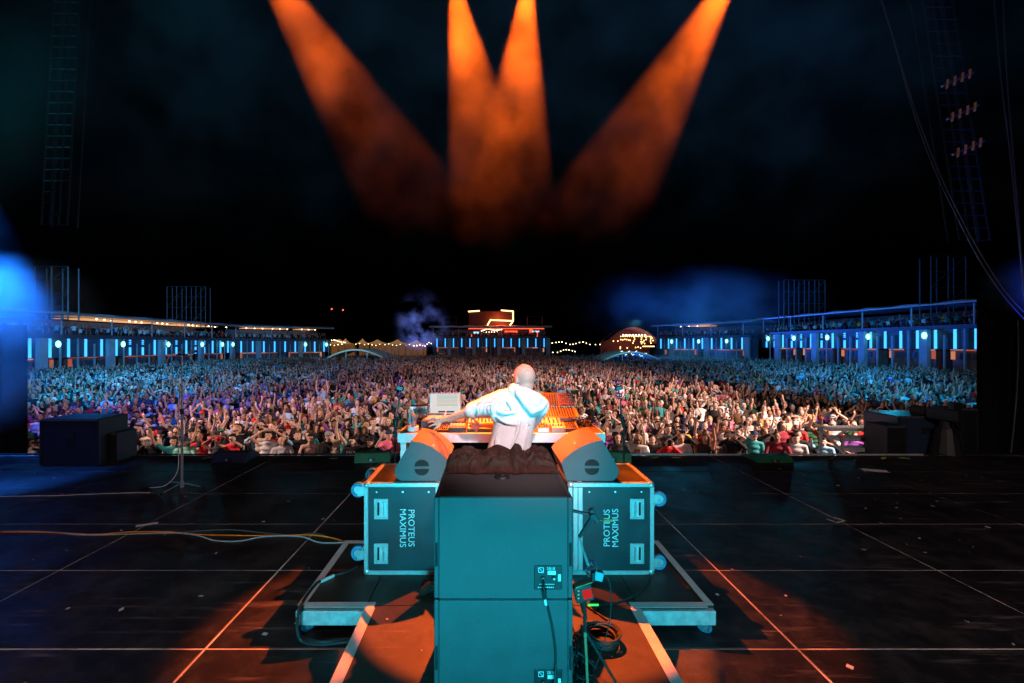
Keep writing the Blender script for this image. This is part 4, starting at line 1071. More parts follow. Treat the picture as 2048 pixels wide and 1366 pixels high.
# right part
gear('white_box', 'small box with bright pale front at the table edge beside the shirt', 1076, 1098, 860, 4.13, 0.115, 0.04, 0.2, M_WHITE, M_ORK, 2, 4, M_DKPANEL)
gear('cream_box', 'small cream box with four pegs, second from the shirt', 1104, 1128, 860, 4.13, 0.115, 0.04, 0.2, M_CREAM, M_CREAM, 1, 4, M_DKPANEL)
gear('wooden_box_synth', 'small synth with wooden cheeks at the front before the cable heap', 1131, 1154, 858, 4.14, 0.13, 0.03, 0.28, M_DKPANEL, M_ORK, 4, 6, M_DKPANEL, side=M_WOOD, kr=0.006)
gear('fader_box', 'cream box with five upright levers behind the small boxes', 1076, 1124, 845, 4.28, 0.17, 0.045, 0.22, M_CREAM, M_CREAM, 2, 5, M_DKPANEL, kh=0.03, kr=0.007)
gear('wide_mixer', 'wide wooden sided mixer with many knobs raised on legs', 1072, 1156, 825, 4.46, 0.26, 0.035, 0.34, M_SILVER, M_ORK, 7, 14, M_DKPANEL, feet=0.05, side=M_WOOD, kr=0.007)
gear('upper_synth', 'dark modular synth with red and amber panels, topmost behind the mixer', 1072, 1116, 800, 4.68, 0.13, 0.035, 0.8, M_SILVER, M_ORK, 5, 8, M_DKPANEL, feet=0.14, kr=0.006, kh=0.012)
gear('upper_synth', 'dark red modular synth above the mixer, right of its amber twin', 1118, 1150, 800, 4.68, 0.13, 0.035, 0.8, M_SILVER, mat('dark_red_panel', (0.28, 0.05, 0.03), 0.5), 5, 7, M_CREAM, feet=0.14, kr=0.006, kh=0.012)
# cable heap at the right end of the table
random.seed(33)
hp = thing('cable_heap', 'heap of tangled thin black cables at the end of the table', 'cables', onz(1180, 850, TZ), 0)
for k in range(16):
    a = random.uniform(0, 6.28); pts = []
    x, y, zz = random.uniform(-0.13, 0.12), random.uniform(-0.1, 0.12), 0.01
    for j in range(7):
        pts.append((x, y, max(0.006, zz))); x += random.uniform(-0.09, 0.09); y += random.uniform(-0.07, 0.07); zz = random.uniform(0.006, 0.08)
        x = max(-0.2, min(0.2, x)); y = max(-0.14, min(0.16, y))
    MB().tube(smooth_path(pts, 5), 0.0042, 6).build('cable', M_RUB, hp, smooth=True)

# ------------------------------------------------------------------ stands
def mic_arm(base_px, Y, label, flip):
    """boom rising beside the table with a padded clamp, a bracket and pink foam rings on top"""
    b = P(base_px, 0, Y); x = b.x
    t = thing('boom_stand', label, 'stand', (x, Y, RZ if abs(x) < 0.9 else 0.0))
    z0 = t.location.z
    top = 1.52 - z0
    MB().cyl((0, 0, 0.0), (0, 0, 0.03), 0.13, 0.12, 20).build('base_plate', M_BLK, t, bevel=0.004)
    MB().cyl((0, 0, 0.03), (0, 0, top * 0.74), 0.012, n=10).build('lower_pole', M_BLK, t)
    MB().cyl((0, 0, top * 0.72), (flip * 0.02, 0, top * 0.80), 0.021, n=10).build('clamp', M_BLK, t)
    MB().cyl((flip * 0.02, 0, top * 0.80), (flip * 0.06, 0.0, top), 0.008, n=10).build('upper_pole', M_TRUSS, t)
    h = MB().box((flip * 0.06, 0, top + 0.03), (0.09, 0.03, 0.05), Matrix.Rotation(0.25 * flip, 3, 'Y')).build('bracket', M_DKPANEL, t, bevel=0.003)
    MB().box((flip * 0.06, -0.02, top + 0.03), (0.06, 0.006, 0.035), Matrix.Rotation(0.25 * flip, 3, 'Y')).build('mesh_front', M_TEALP, h)
    pk = mat('pink_foam', (0.35, 0.04, 0.30), 0.6)
    for dz, r in ((0.10, 0.05), (-0.05, 0.045)):
        r *= 0.75; pts = [(flip * 0.06 + r * math.cos(a), 0.03 * math.sin(a * 1.0), top + dz + r * 0.55 * math.sin(a)) for a in [2 * math.pi * k / 18 for k in range(19)]]
        MB().tube(pts, 0.008, 7).build('foam_ring', pk, t, smooth=True)
    return t
mic_arm(790, 4.95, 'slim boom with pink foam rings standing just beyond the bottle end of the table', 1)
mic_arm(1248, 4.95, 'slim boom with pink foam rings standing just beyond the cable end of the table', -1)
# tall microphone stand at the left
mp = onz(364, 974, 0)
ms = thing('microphone_stand', 'tall thin microphone stand with looped cables alone on the open floor', 'microphone stand', (mp.x, mp.y, 0))
MB().cyl((0, 0, 0.05), (0, 0, 1.08), 0.017, n=12).build('lower_tube', M_STEEL, ms)
MB().cyl((0, 0, 1.08), (0, 0, 1.90), 0.011, n=12).build('upper_tube', M_STEEL, ms)
MB().cyl((0, 0, 1.05), (0, 0, 1.13), 0.024, n=12).build('clutch', M_BLK, ms)
MB().cyl((0, 0, 0.0), (0, 0, 0.09), 0.028, 0.022, 12).build('foot_hub', M_STEEL, ms)
for a in (R(-8), R(150), R(262)):
    l = MB().cyl((0, 0, 0.06), (0.36 * math.cos(a), 0.36 * math.sin(a), 0.012), 0.009, n=8).build('leg', M_STEEL, ms)
    MB().cyl((0.31 * math.cos(a), 0.31 * math.sin(a), 0.02), (0.37 * math.cos(a), 0.37 * math.sin(a), 0.012), 0.014, n=8).build('rubber_foot', M_RUB, l)
MB().box((0, 0, 1.91), (0.16, 0.025, 0.02)).build('stereo_bar', M_BLK, ms)
for s in (-1, 1):
    m = MB().cyl((s * 0.07, 0.02, 1.945), (s * 0.09, 0.13, 1.955), 0.011, 0.013, 10).build('microphone', M_SILVER, ms)
    MB().ell((s * 0.092, 0.15, 1.956), 0.021, None, 10, 7).build('mic_head', M_BLK, m)
    MB().tube(smooth_path([(s * 0.07, 0.02, 1.945), (s * 0.13, -0.05, 1.90), (s * 0.20, -0.03, 1.78), (s * 0.17, 0, 1.62), (s * 0.04, 0, 1.50), (s * 0.02, 0.0, 1.3)], 6), 0.005, 6).build('cable_loop', M_WHITE, ms, smooth=True)
MB().tube(smooth_path([(-0.03, -0.02, 1.45), (-0.035, -0.022, 1.0), (-0.03, -0.025, 0.5), (-0.05, -0.03, 0.22), (-0.2, -0.05, 0.04), (-0.42, -0.06, 0.012)], 6), 0.006, 6).build('cable', M_WHITE, ms, smooth=True)
cb = thing('cable_coupler', 'black cable coupler on the floor beside the microphone stand', 'coupler', (mp.x - 0.48, mp.y - 0.06, 0))
MB().cyl((-0.07, 0, 0.022), (0.05, 0, 0.022), 0.02, n=10).build('barrel', M_BLK, cb); MB().box((0.0, 0.03, 0.018), (0.09, 0.04, 0.03)).build('tail', M_BLK, cb, bevel=0.004)
def floor_cable(name, label, pxs, m, r=0.006, z=0.007):
    pts = [onz(a, b, z) for a, b in pxs]
    o = MB(pts[0]).tube(smooth_path(pts, 8), r, 8).build(name, m, None, smooth=True)
    return tag(o, label, 'cable')
floor_cable('white_cable', 'white cable running off to the left from the microphone stand', [(-60, 992), (0, 993), (60, 992), (120, 991), (190, 988), (250, 986), (300, 985)], mat('white_cable_skin', (0.5, 0.5, 0.5), 0.6))
M_ORC = mat('orange_cable_skin', (0.75, 0.24, 0.02), 0.6); M_LBC = mat('grey_cable_skin', (0.36, 0.42, 0.44), 0.6)
floor_cable('orange_cable', 'orange cable winding across the floor toward the riser wing', [(-60, 1064), (60, 1064), (120, 1066), (190, 1069), (260, 1064), (340, 1064), (400, 1069), (480, 1071), (560, 1071), (620, 1070), (660, 1075), (688, 1083)], M_ORC, 0.007)
floor_cable('grey_cable', 'pale grey cable winding beside the orange cable', [(-60, 1066), (40, 1063), (110, 1065), (170, 1070), (260, 1068), (350, 1066), (395, 1071), (430, 1081), (480, 1082), (530, 1073), (600, 1073), (640, 1085), (688, 1085)], M_LBC, 0.007)
floor_cable('dark_thin_cable', 'thin dark teal cable arching between the orange and grey cables', [(345, 1066), (420, 1061), (470, 1060), (540, 1067), (590, 1070), (625, 1066), (650, 1071)], mat('dark_cable_skin', (0.08, 0.11, 0.12), 0.6), 0.006)
# cable round the left wing of the riser
pts = [P(718, 1150, 3.55), P(690, 1156, 3.45), P(665, 1160, 3.4), P(635, 1164, 3.3), P(612, 1182, 3.12), P(598, 1206, 2.96), P(595, 1240, 2.94), P(605, 1268, 2.93), P(640, 1284, 2.9), P(700, 1286, 2.93), P(760, 1290, 2.98)]
for i, p in enumerate(pts): p.z = RZ + 0.010 if i < 5 else max(0.014, p.z) if i < 7 else 0.014
pts[5].z = RZ + 0.01; pts[6].z = 0.09
wc = thing('wing_cable', 'thick black cable with a white sleeve hanging over the riser wing into floor loops', 'cable', pts[4])
MB(pts[4]).tube(smooth_path(pts, 8), 0.0115, 10).build('cable_run', M_RUB, wc, smooth=True)
MB(pts[4]).tube([pts[2] + Vector((0.01, 0, 0.001)), pts[3] + Vector((0.02, 0.02, 0.001))], 0.0145, 10).build('white_sleeve', M_TAPE, wc)
p2 = [onz(598, 1262, 0.013), onz(606, 1276, 0.013), onz(640, 1284, 0.036), onz(690, 1279, 0.013), onz(720, 1276, 0.013)]
MB(pts[4]).tube(smooth_path(p2, 8), 0.0115, 10).build('cable_run', M_RUB, wc, smooth=True)

# ------------------------------------------------------------------ clutter beside the subwoofers
SXR = 0.072 + 0.3585
ar = thing('camera_arm', 'small jointed black arm with an amber lit clamp sticking out beside the subwoofers', 'camera arm', (SXR + 0.001, 2.36, 1.14))
O = tuple(ar.location)
q = [Vector(O), P(1184, 1030, 2.36), P(1158, 1072, 2.36), P(1168, 1105, 2.38), P(1176, 1130, 2.40)]
MB(O).cyl(q[0], q[1], 0.0085, n=10).build('upper_rod', M_BLK, ar)
MB(O).cyl(q[1] + Vector((0, -0.012, 0)), q[2] + Vector((0, -0.012, 0)), 0.0105, n=10).build('elbow_rod', M_BLK, ar)
MB(O).cyl(q[1] + Vector((0, -0.03, 0)), q[1] + Vector((0, 0.02, 0)), 0.016, n=12).build('joint_knob', M_RUB, ar)
h = MB(O).box(q[1] + Vector((0.012, 0, -0.004)), (0.028, 0.03, 0.085), Matrix.Rotation(R(-28), 3, 'Y')).build('clamp_head', M_BLK, ar, bevel=0.004)
MB(O).cyl(P(1192, 1041, 2.35), P(1208, 1041, 2.35), 0.0025, n=8).build('pin', mat('brass_pin', (0.7, 0.45, 0.15), 0.3, 0.8), h)
MB(O).cyl(P(1208, 1041, 2.35), P(1225, 1041, 2.35), 0.010, 0.006, 10).build('grip_tip', mat('orange_grip', (0.6, 0.28, 0.08), 0.5), h)
MB(O).cyl(q[2], q[3], 0.0055, n=8).build('lower_rod', M_STEEL, ar); MB(O).cyl(q[3], q[4], 0.008, n=8).build('lower_joint', M_STEEL, ar)
random.seed(3)
kn = thing('wire_knot', 'knot of thin orange and black wires hanging by the right hand case', 'cables', P(1184, 1138, 2.42))
O = tuple(kn.location)
M_OW = mat('orange_wire', (0.55, 0.14, 0.05), 0.5); M_PW = mat('purple_wire', (0.16, 0.03, 0.16), 0.5)
for k in range(9):
    r = random.uniform(0.018, 0.045); a0 = random.uniform(0, 6.28); tl = random.uniform(-0.5, 0.5)
    pts = [Vector((r * math.cos(a0 + a), random.uniform(-0.012, 0.012), r * 1.15 * math.sin(a0 + a) + tl * 0.02)) for a in np.linspace(0, 5.6, 12)]
    MB().tube(smooth_path(pts, 3), 0.003, 6).build('wire', (M_OW, M_RUB, M_PW)[k % 3], kn, smooth=True)
MB().box((0.032, -0.01, -0.03), (0.052, 0.04, 0.05), Matrix.Rotation(0.25, 3, 'Y')).build('adapter', M_TEALP, kn, bevel=0.006)
MB().box((0.0, -0.02, -0.03), (0.02, 0.035, 0.05)).build('plug_block', M_BLK, kn, bevel=0.004)
MB().tube(smooth_path([(0.05, -0.01, -0.02), (0.09, -0.02, -0.05), (0.1, -0.03, -0.15), (0.09, -0.03, -0.28), (0.05, -0.02, -0.45), (0.0, 0.0, -0.6)], 6), 0.003, 6).build('thin_lead', M_RUB, kn, smooth=True)
# small device on a stand with a red screen
dv = thing('screen_device', 'small black box with a glowing red screen tilted beside the subwoofers', 'device', P(1166, 1184, 2.36))
rt = Matrix.Rotation(R(-14), 3, 'Y')
MB().box((0, 0, 0), (0.10, 0.05, 0.085), rt).build('housing', M_BLK, dv, bevel=0.004)
MB().box((0.018, -0.0265, 0.004), (0.05, 0.002, 0.05), rt).build('red_screen', glow('red_screen', (0.75, 0.03, 0.03), 0.7), dv)
for dz in (0.02, 0.0, -0.02): MB().box((-0.03, -0.0265, dz), (0.008, 0.002, 0.006), rt).build('indicator', glow('green_led', (0.2, 0.9, 0.3), 0.8), dv)
MB().box((0.0, 0, 0.049), (0.10, 0.045, 0.006), Matrix.Rotation(R(-18), 3, 'Y')).build('wood_lid', M_WOOD, dv, bevel=0.002)
MB().cyl((0.0, 0.01, -0.045), (0.01, 0.01, -0.12), 0.02, 0.014, 10).build('neck', M_BLK, dv)
td = thing('tripod', 'short black tripod under the red screen device', 'tripod', (SXR + 0.14, 2.36, RZ))
zt = P(1166, 1184, 2.36).z - 0.125 - RZ
MB().cyl((-0.04, 0.01, zt), (-0.04, 0.01, 0.12), 0.011, n=10).build('centre_column', M_BLK, td)
for (ax, ay) in ((0.12, -0.03), (-0.06, -0.16), (-0.05, 0.2)):
    MB().cyl((-0.04, 0.01, 0.26), (ax, ay, 0.006), 0.009, 0.007, 8).build('leg', M_BLK if ay > -0.1 else M_WOOD, td)
yl = MB(P(1186, 1209, 2.36)); p = P(1186, 1209, 2.36)
tag(yl.box(p, (0.062, 0.012, 0.012)).build('yellow_tag', mat('yellow_tape', (0.8, 0.75, 0.05), 0.5), None, bevel=0.002), 'bright yellow strip beside the red screen device', 'strip')
# coil of cable on the riser
co = onz(1205, 1283, RZ)
cc = thing('cable_coil', 'round coil of black cable lying on the orange lit riser', 'cable coil', (co.x, co.y, RZ))
for k in range(9):
    r = 0.085 + random.uniform(-0.016, 0.020); ox, oy = random.uniform(-0.012, 0.012), random.uniform(-0.012, 0.012); zz = 0.007 + 0.011 * k * 0.7
    pts = [(ox + r * 1.12 * math.cos(a), oy + r * 1.05 * math.sin(a), zz + 0.006 * math.sin(a * 2 + k)) for a in np.linspace(k, k + 6.2, 30)]
    MB().tube(pts, 0.0062, 7).build('turn', M_RUB, cc, smooth=True)
MB().tube(smooth_path([(-0.09, -0.05, 0.02), (-0.14, -0.10, 0.008), (-0.2, -0.08, 0.008), (-0.22, 0.0, 0.01)], 6), 0.0062, 7).build('tail', M_RUB, cc, smooth=True)
MB().tube(smooth_path([(0.10, 0.02, 0.03), (0.09, 0.18, 0.01), (-0.02, 0.36, 0.008), (-0.05, 0.52, 0.008), (0.1, 0.68, 0.01), (0.28, 0.86, 0.01), (0.36, 1.02, 0.01)], 8), 0.0062, 7).build('lead', M_RUB, cc, smooth=True)
sm = thing('cable_tangle', 'tangle of black cables piled against the foot of the subwoofers', 'cables', (SXR + 0.07, 2.45, RZ))
for k in range(14):
    pts = []
    for j in range(6): pts.append((random.uniform(-0.06, 0.10), random.uniform(-0.18, 0.22), random.uniform(0.006, 0.20 if k < 7 else 0.05)))
    MB().tube(smooth_path(pts, 6), 0.0045, 6).build('cable', M_RUB, sm, smooth=True)
floor_cable('right_lead', 'long thin black lead from the wheel of the right hand case', [(1300, 1150), (1295, 1165), (1270, 1190), (1230, 1205), (1200, 1212), (1190, 1225)], M_RUB, 0.006, RZ + 0.008)
# cloth at the foot of the left case
gl = MB((-0.48, 3.2, RZ)); random.seed(8)
for k in range(7): gl.cap((-0.47 + random.uniform(-.05, .06), 3.2 + random.uniform(-.05, .05), RZ + 0.03), (-0.42 + random.uniform(-.05, .05), 3.16 + random.uniform(-.04, .05), RZ + 0.035 + random.uniform(0, .05)), 0.03, 0.02)
o = remesh(gl, 'dark_cloth', M_JACKET, None, 0.008, 3); o.location = (-0.48, 3.2, RZ)
tag(o, 'small dark crumpled cloth on the riser at the foot of the left hand case', 'cloth')

# scraps of paper and confetti trodden over the stage
random.seed(91); lt_ = MB()
for k in range(230):
    x, y = random.uniform(-8, 8.5), random.uniform(1.6, 7.8); z = 0.0018
    if XL < x < XR and 2.9 < y < 4.1 or CL < x < CR: z = RZ + 0.0018 if (y > 1.1 and (CL < x < CR or 3.1 < y < 4.0)) else None
    if z is None: continue
    a = random.uniform(0, 3.14); s_ = random.choice((0.004, 0.006, 0.008, 0.012, 0.018)); b_ = s_ * random.uniform(0.3, 1.0)
    lt_.box((x, y, z + 0.001), (s_ * 2, b_ * 2, 0.0012), Matrix.Rotation(a, 3, 'Z') @ Matrix.Rotation(random.uniform(-.15, .15), 3, 'X'))
tag(lt_.build('litter', mat('paper_scrap', (0.45, 0.42, 0.40), 0.8, 0, 0.5, 2)), 'tiny pale paper scraps scattered over the stage floor', 'litter', kind='stuff')
# ------------------------------------------------------------------ the performer
M_SKIN = objcol('skin', 0.5, 'tint'); M_SHIRTW = mat('white_cotton', (0.74, 0.73, 0.72), 0.85, 0, 0.05, 18, 0.25, bscale=60, spec=0.2)
M_CLOTH = objcol('cloth', 0.85, None, 0.4); M_HAIR = objcol('hair_strands', 0.55, None, 0.6)
def set_tint(o, spots=()):
    """dark eyes, brows and mouth where the face has them; 1 elsewhere"""
    me = o.data; n = len(me.vertices); co = np.empty(n * 3); me.vertices.foreach_get('co', co); co = co.reshape(-1, 3)
    c = np.ones((n, 4), dtype=np.float32)
    for (p, r, col) in spots:
        d = np.linalg.norm((co - np.array(p)) / np.array(r), axis=1)
        k = np.clip(1.4 - d, 0, 1)[:, None]
        c[:, :3] = c[:, :3] * (1 - k) + np.array(col)[None] * k
    a = me.color_attributes.new('tint', 'FLOAT_COLOR', 'POINT'); a.data.foreach_set('color', c.ravel())
def hand(mb, wrist, palm, tips, kn, thumb_base, thumb_tip, r=0.0095):
    wrist, palm = Vector(wrist), Vector(palm)
    mb.cap(wrist, palm, 0.024, 0.026, 10)
    for k, t in zip(kn, tips):
        k, t = Vector(k), Vector(t); m = (k + t) / 2 + Vector((0, 0.0, 0.008))
        mb.cap(palm, k, 0.017, 0.0125, 8); mb.cap(k, m, r * 1.08, r, 8); mb.cap(m, t, r, r * 0.78, 8)
    tb, tt = Vector(thumb_base), Vector(thumb_tip)
    mb.cap(palm, tb, 0.019, 0.015, 8); mb.cap(tb, (tb + tt) / 2, 0.0125, 0.0115, 8); mb.cap((tb + tt) / 2, tt, 0.0115, 0.009, 8)
DY = 3.45
pf = MB()
hc = P(1047.5, 757, DY); fd = Vector((-0.55, 0.80, -0.12)).normalized()
hq = fd.to_track_quat('Y', 'Z').to_matrix()
H = lambda x, y, z: hc + hq @ Vector((x, y, z))
tiltq = hq
pf.ell(H(0, -0.012, 0.018), (0.080, 0.100, 0.098), hq, 20, 14)          # cranium
pf.ell(H(0, 0.018, -0.025), (0.066, 0.074, 0.090), hq, 16, 12)          # face
pf.ell(H(0, 0.045, -0.085), (0.042, 0.040, 0.034), hq)                  # jaw
pf.cap(H(0, 0.090, 0.010), H(0, 0.112, -0.030), 0.010, 0.014)           # nose
for s in (-1, 1):
    pf.ell(H(s * 0.082, -0.006, -0.012), (0.010, 0.020, 0.032), hq @ Matrix.Rotation(0.25 * s, 3, 'Z'), 10, 8)
    pf.cap(H(s * 0.05, 0.075, 0.032), H(s * 0.015, 0.090, 0.034), 0.010)
nb = P(1040, 790, DY + 0.02)
pf.cap(H(0, -0.035, -0.05), nb, 0.058, 0.066, 14)
lsh, lel, lwr = P(1006, 800, DY + 0.02), P(944, 822, 3.64), P(898, 838, 3.86)
rsh, rel, rwr = P(1078, 812, DY + 0.05), P(1056, 850, 3.74), P(975, 850, 3.92)
chest, hip = P(1032, 835, DY + 0.03), P(1008, 925, DY + 0.02)
pf.cap(nb, chest, 0.08, 0.10, 14).cap(chest, hip, 0.10, 0.10, 14)
pf.cap(nb, lsh, 0.07, 0.055, 12).cap(lsh, lel, 0.050, 0.042, 12).cap(lel, lwr, 0.043, 0.029, 12)
pf.cap(nb, rsh, 0.07, 0.055, 12).cap(rsh, rel, 0.050, 0.042, 12).cap(rel, rwr, 0.043, 0.029, 12)
hy = 3.95
hand(pf, lwr, P(884, 840, hy - 0.03), [P(863, 836, hy + .04), P(856, 845, hy + .03), P(857.5, 853.5, hy + 0.01), P(866, 862, hy - 0.02)], [P(874, 838, hy), P(872, 843.5, hy), P(874, 849, hy - .01), P(877, 853, hy - .02)], P(889, 832.5, hy - .02), P(891.5, 823, hy), 0.0098)
hand(pf, rwr, P(960, 850, 3.96), [P(937, 846, 3.97), P(934.5, 853, 3.97), P(938, 859.5, 3.96), P(951, 866, 3.955)], [P(950, 847, 3.97), P(948, 852, 3.97), P(949.5, 857, 3.96), P(954, 859, 3.955)], P(953, 843, 3.955), P(945, 836.5, 3.955), 0.0098)
lfoot, rfoot = Vector((hip.x - 0.13, 3.38, RZ)), Vector((hip.x + 0.12, 3.44, RZ))
for s, f in ((-1, lfoot), (1, rfoot)):
    hj = hip + Vector((s * 0.085, 0, -0.08)); kn_ = Vector(((hj.x + f.x) / 2 + s * 0.02, 3.49, 0.66))
    pf.cap(hip, hj, 0.10, 0.085, 12).cap(hj, kn_, 0.078, 0.055, 12).cap(kn_, f + Vector((0, 0, 0.09)), 0.054, 0.038, 12).cap(f + Vector((0, 0, 0.05)), f + Vector((0, 0.15, 0.035)), 0.042, 0.032, 10)
pf.o = Vector((hip.x, DY, RZ))
dj = remesh(pf, 'person', M_SKIN, None, 0.006, 6); dj.location = pf.o; dj.color = (0.62, 0.40, 0.32, 1)
scalp = [(H(0, -0.06, -0.02) - pf.o, (0.085, 0.06, 0.055), (0.70, 0.70, 0.76)), (H(0, -0.02, 0.0) - pf.o, (0.09, 0.05, 0.04), (0.78, 0.77, 0.80))]
eyes = [(H(s * 0.032, 0.088, 0.012) - pf.o, (0.013, 0.013, 0.009), (0.15, 0.1, 0.1)) for s in (-1, 1)] + [(H(0, 0.085, -0.062) - pf.o, (0.024, 0.02, 0.008), (0.55, 0.3, 0.3))]
set_tint(dj, scalp + eyes)
tag(dj, 'shaven headed person in a white hooded top reaching over the instruments, back to us', 'person')
# hooded top
sh = MB()
c1, c2, c3 = P(1038, 806, DY + 0.02), P(1026, 850, DY + 0.02), P(1009, 908, DY + 0.01)
sq = Matrix.Rotation(0.14, 3, 'Y')
sh.ell(P(1041, 812, DY + 0.02), (0.172, 0.122, 0.125), sq, 20, 14)
rings = []
for k in range(13):
    t = k / 12
    p = c1.lerp(c3 + Vector((0, 0, -0.12)), t)
    a_, b_ = 0.158 + 0.020 * t, 0.122 + 0.026 * t
    ring = []
    for i in range(44):
        q = 2 * math.pi * i / 44
        w_ = 1 + (0.020 + 0.030 * t) * math.sin(5 * q + 2.2 * t + 0.6) * max(0, t - 0.15) + 0.018 * t * math.sin(9 * q - 1.5 * t)
        ring.append(p + sq @ Vector((a_ * w_ * math.cos(q), b_ * w_ * math.sin(q), 0)))
    rings.append(ring)
sh.loft(rings)
sh.cap(P(1036, 792, DY + .02), P(1008, 800, DY + 0.02), 0.085, 0.088, 14).cap(lsh, lsh.lerp(lel, 0.55), 0.090, 0.084, 14).cap(lsh.lerp(lel, 0.5), lsh.lerp(lel, 0.93), 0.083, 0.070, 14)
sh.cap(lsh.lerp(lel, 0.90), lsh.lerp(lel, 0.97), 0.076, 0.074, 14)      # rolled cuff
sh.cap(P(1046, 794, DY + .02), rsh, 0.080, 0.088, 14).cap(rsh, rsh.lerp(rel, 0.9), 0.088, 0.075, 14)
sh.cap(P(1030, 818, DY + 0.0), P(992, 816, DY + 0.02), 0.10, 0.080, 14).cap(P(1030, 840, DY), P(1000, 830, DY + 0.02), 0.11, 0.085, 14)
sh.cap(P(1030, 781, DY - 0.02), P(1050, 782, DY + 0.02), 0.062, 0.062, 12)
# hood hanging over the right shoulder
for a, b, r0, r1 in (((1033, 777, -0.06), (1052, 783, -0.09), 0.030, 0.036), ((1052, 783, -0.09), (1076, 795, -0.09), 0.036, 0.038), ((1076, 795, -0.09), (1089, 806, -0.05), 0.038, 0.030),
                     ((1037, 786, -0.10), (1052, 806, -0.135), 0.030, 0.034), ((1052, 806, -0.135), (1064, 822, -0.13), 0.034, 0.028), ((1064, 822, -0.13), (1082, 814, -0.11), 0.028, 0.030), ((1082, 814, -0.11), (1090, 806, -0.06), 0.030, 0.028),
                     ((1050, 796, -0.115), (1072, 806, -0.115), 0.042, 0.042)):
    sh.cap(P(a[0], a[1], DY + a[2]), P(b[0], b[1], DY + b[2]), r0, r1, 12)
# folds
random.seed(14)
def fold(pts, r):
    r *= 0.72
    sh.tube(smooth_path([P(a, b, DY + c * 0.97) for a, b, c in pts], 5), [r * math.sin(math.pi * (0.12 + 0.76 * i / (5 * (len(pts) - 1)))) for i in range(5 * (len(pts) - 1) + 1)], 8)
for pts, r in (([(992, 822, -0.075), (1010, 826, -0.118), (1034, 824, -0.13)], .022), ([(990, 830, -0.085), (1012, 845, -0.122), (1040, 850, -0.125)], .02), ([(1000, 852, -0.11), (992, 880, -0.11), (990, 905, -0.10)], .016),
               ([(1040, 838, -0.118), (1032, 872, -0.125), (1012, 908, -0.12)], .017), ([(1062, 842, -0.105), (1052, 872, -0.11), (1044, 906, -0.105)], .015),
               ([(982, 806, -0.05), (972, 812, -0.045), (968, 826, -0.03)], .02), ([(992, 797, -0.06), (985, 812, -0.07), (984, 828, -0.05)], .022), ([(962, 808, 0.0), (956, 816, -0.01), (957, 829, 0.02)], .018),
               ([(1012, 800, -0.09), (1022, 812, -0.12), (1030, 830, -0.13)], .018)):
    fold(pts, r)
sh.o = pf.o
so = remesh(sh, 'hooded_top', M_SHIRTW, dj, 0.0068, 5)
ts = MB()
for s, f in ((-1, lfoot), (1, rfoot)):
    hj = hip + Vector((s * 0.085, 0, -0.08)); kn_ = Vector(((hj.x + f.x) / 2 + s * 0.02, 3.49, 0.66))
    ts.cap(hip + Vector((0, 0, -.02)), hj, 0.135, 0.10, 12).cap(hj, kn_, 0.095, 0.075, 12).cap(kn_, f + Vector((0, 0, 0.10)), 0.074, 0.065, 12)
ts.o = pf.o
o = remesh(ts, 'trousers', M_CLOTH, dj, 0.012, 4); o.color = (0.02, 0.02, 0.024, 1)
ss = MB()
for f in (lfoot, rfoot): ss.cap(f + Vector((0, -0.04, 0.05)), f + Vector((0, 0.17, 0.042)), 0.05, 0.04, 12).box(f + Vector((0, 0.065, 0.014)), (0.09, 0.29, 0.026))
ss.o = pf.o
o = remesh(ss, 'shoes', M_CLOTH, dj, 0.008, 3); o.color = (0.5, 0.5, 0.5, 1)

# ------------------------------------------------------------------ the crowd: near people as individuals
def arm_pts(kind, s):
    """shoulder, elbow, wrist, finger direction for the arm on side s, person faces -Y"""
    S = Vector((s * 0.185, 0.0, 1.405))
    T = {'down': ((s * 0.235, -0.02, 1.13), (s * 0.22, -0.12, 0.90), (0, -0.1, -1)),
         'rail': ((s * 0.27, -0.10, 1.15), (s * 0.10, -0.30, 1.10), (-s * 0.6, -0.6, 0.1)),
         'up': ((s * 0.25, -0.08, 1.67), (s * 0.22, -0.12, 1.92), (0, -0.1, 1)),
         'upout': ((s * 0.38, -0.06, 1.60), (s * 0.44, -0.12, 1.85), (s * 0.2, -0.2, 1)),
         'bent': ((s * 0.34, -0.12, 1.38), (s * 0.27, -0.26, 1.60), (-s * 0.1, -0.1, 1)),
         'over': ((s * 0.30, -0.04, 1.66), (s * 0.09, -0.14, 1.82), (-s * 0.5, 0, 1)),
         'phone': ((s * 0.26, -0.22, 1.37), (s * 0.07, -0.34, 1.58), (-s * 0.1, 0, 1)),
         'clap': ((s * 0.27, -0.14, 1.20), (s * 0.05, -0.32, 1.30), (-s * 0.1, -0.2, 1)),
         'reach': ((s * 0.24, -0.27, 1.50), (s * 0.18, -0.50, 1.64), (0, -0.8, 0.5)),
         'fist': ((s * 0.31, -0.10, 1.62), (s * 0.20, -0.18, 1.86), (0, 0, 1)),
         'head': ((s * 0.36, 0.02, 1.55), (s * 0.13, -0.02, 1.72), (-s * 1, 0, 0.2))}[kind]
    return S, Vector(T[0]), Vector(T[1]), Vector(T[2]).normalized(), kind
POSES = [('down', 'down', 'arms lowered'), ('rail', 'rail', 'on folded arms'), ('up', 'down', 'arm straight up'), ('down', 'upout', 'arm flung up'), ('up', 'up', 'both arms up'), ('upout', 'upout', 'arms spread high'),
         ('over', 'over', 'clapping overhead'), ('phone', 'phone', 'hands before face'), ('bent', 'down', 'hand at shoulder'), ('clap', 'clap', 'clapping low'), ('reach', 'down', 'arm reaching forward'), ('fist', 'clap', 'fist raised'),
         ('head', 'head', 'hands on head'), ('upout', 'bent', 'waving an arm'), ('down', 'fist', 'other fist up'), ('reach', 'reach', 'both arms forward'), ('down', 'bent', 'hand by cheek'), ('rail', 'bent', 'leaning and waving')]
SLEEVES = ['short', 'long', 'none']
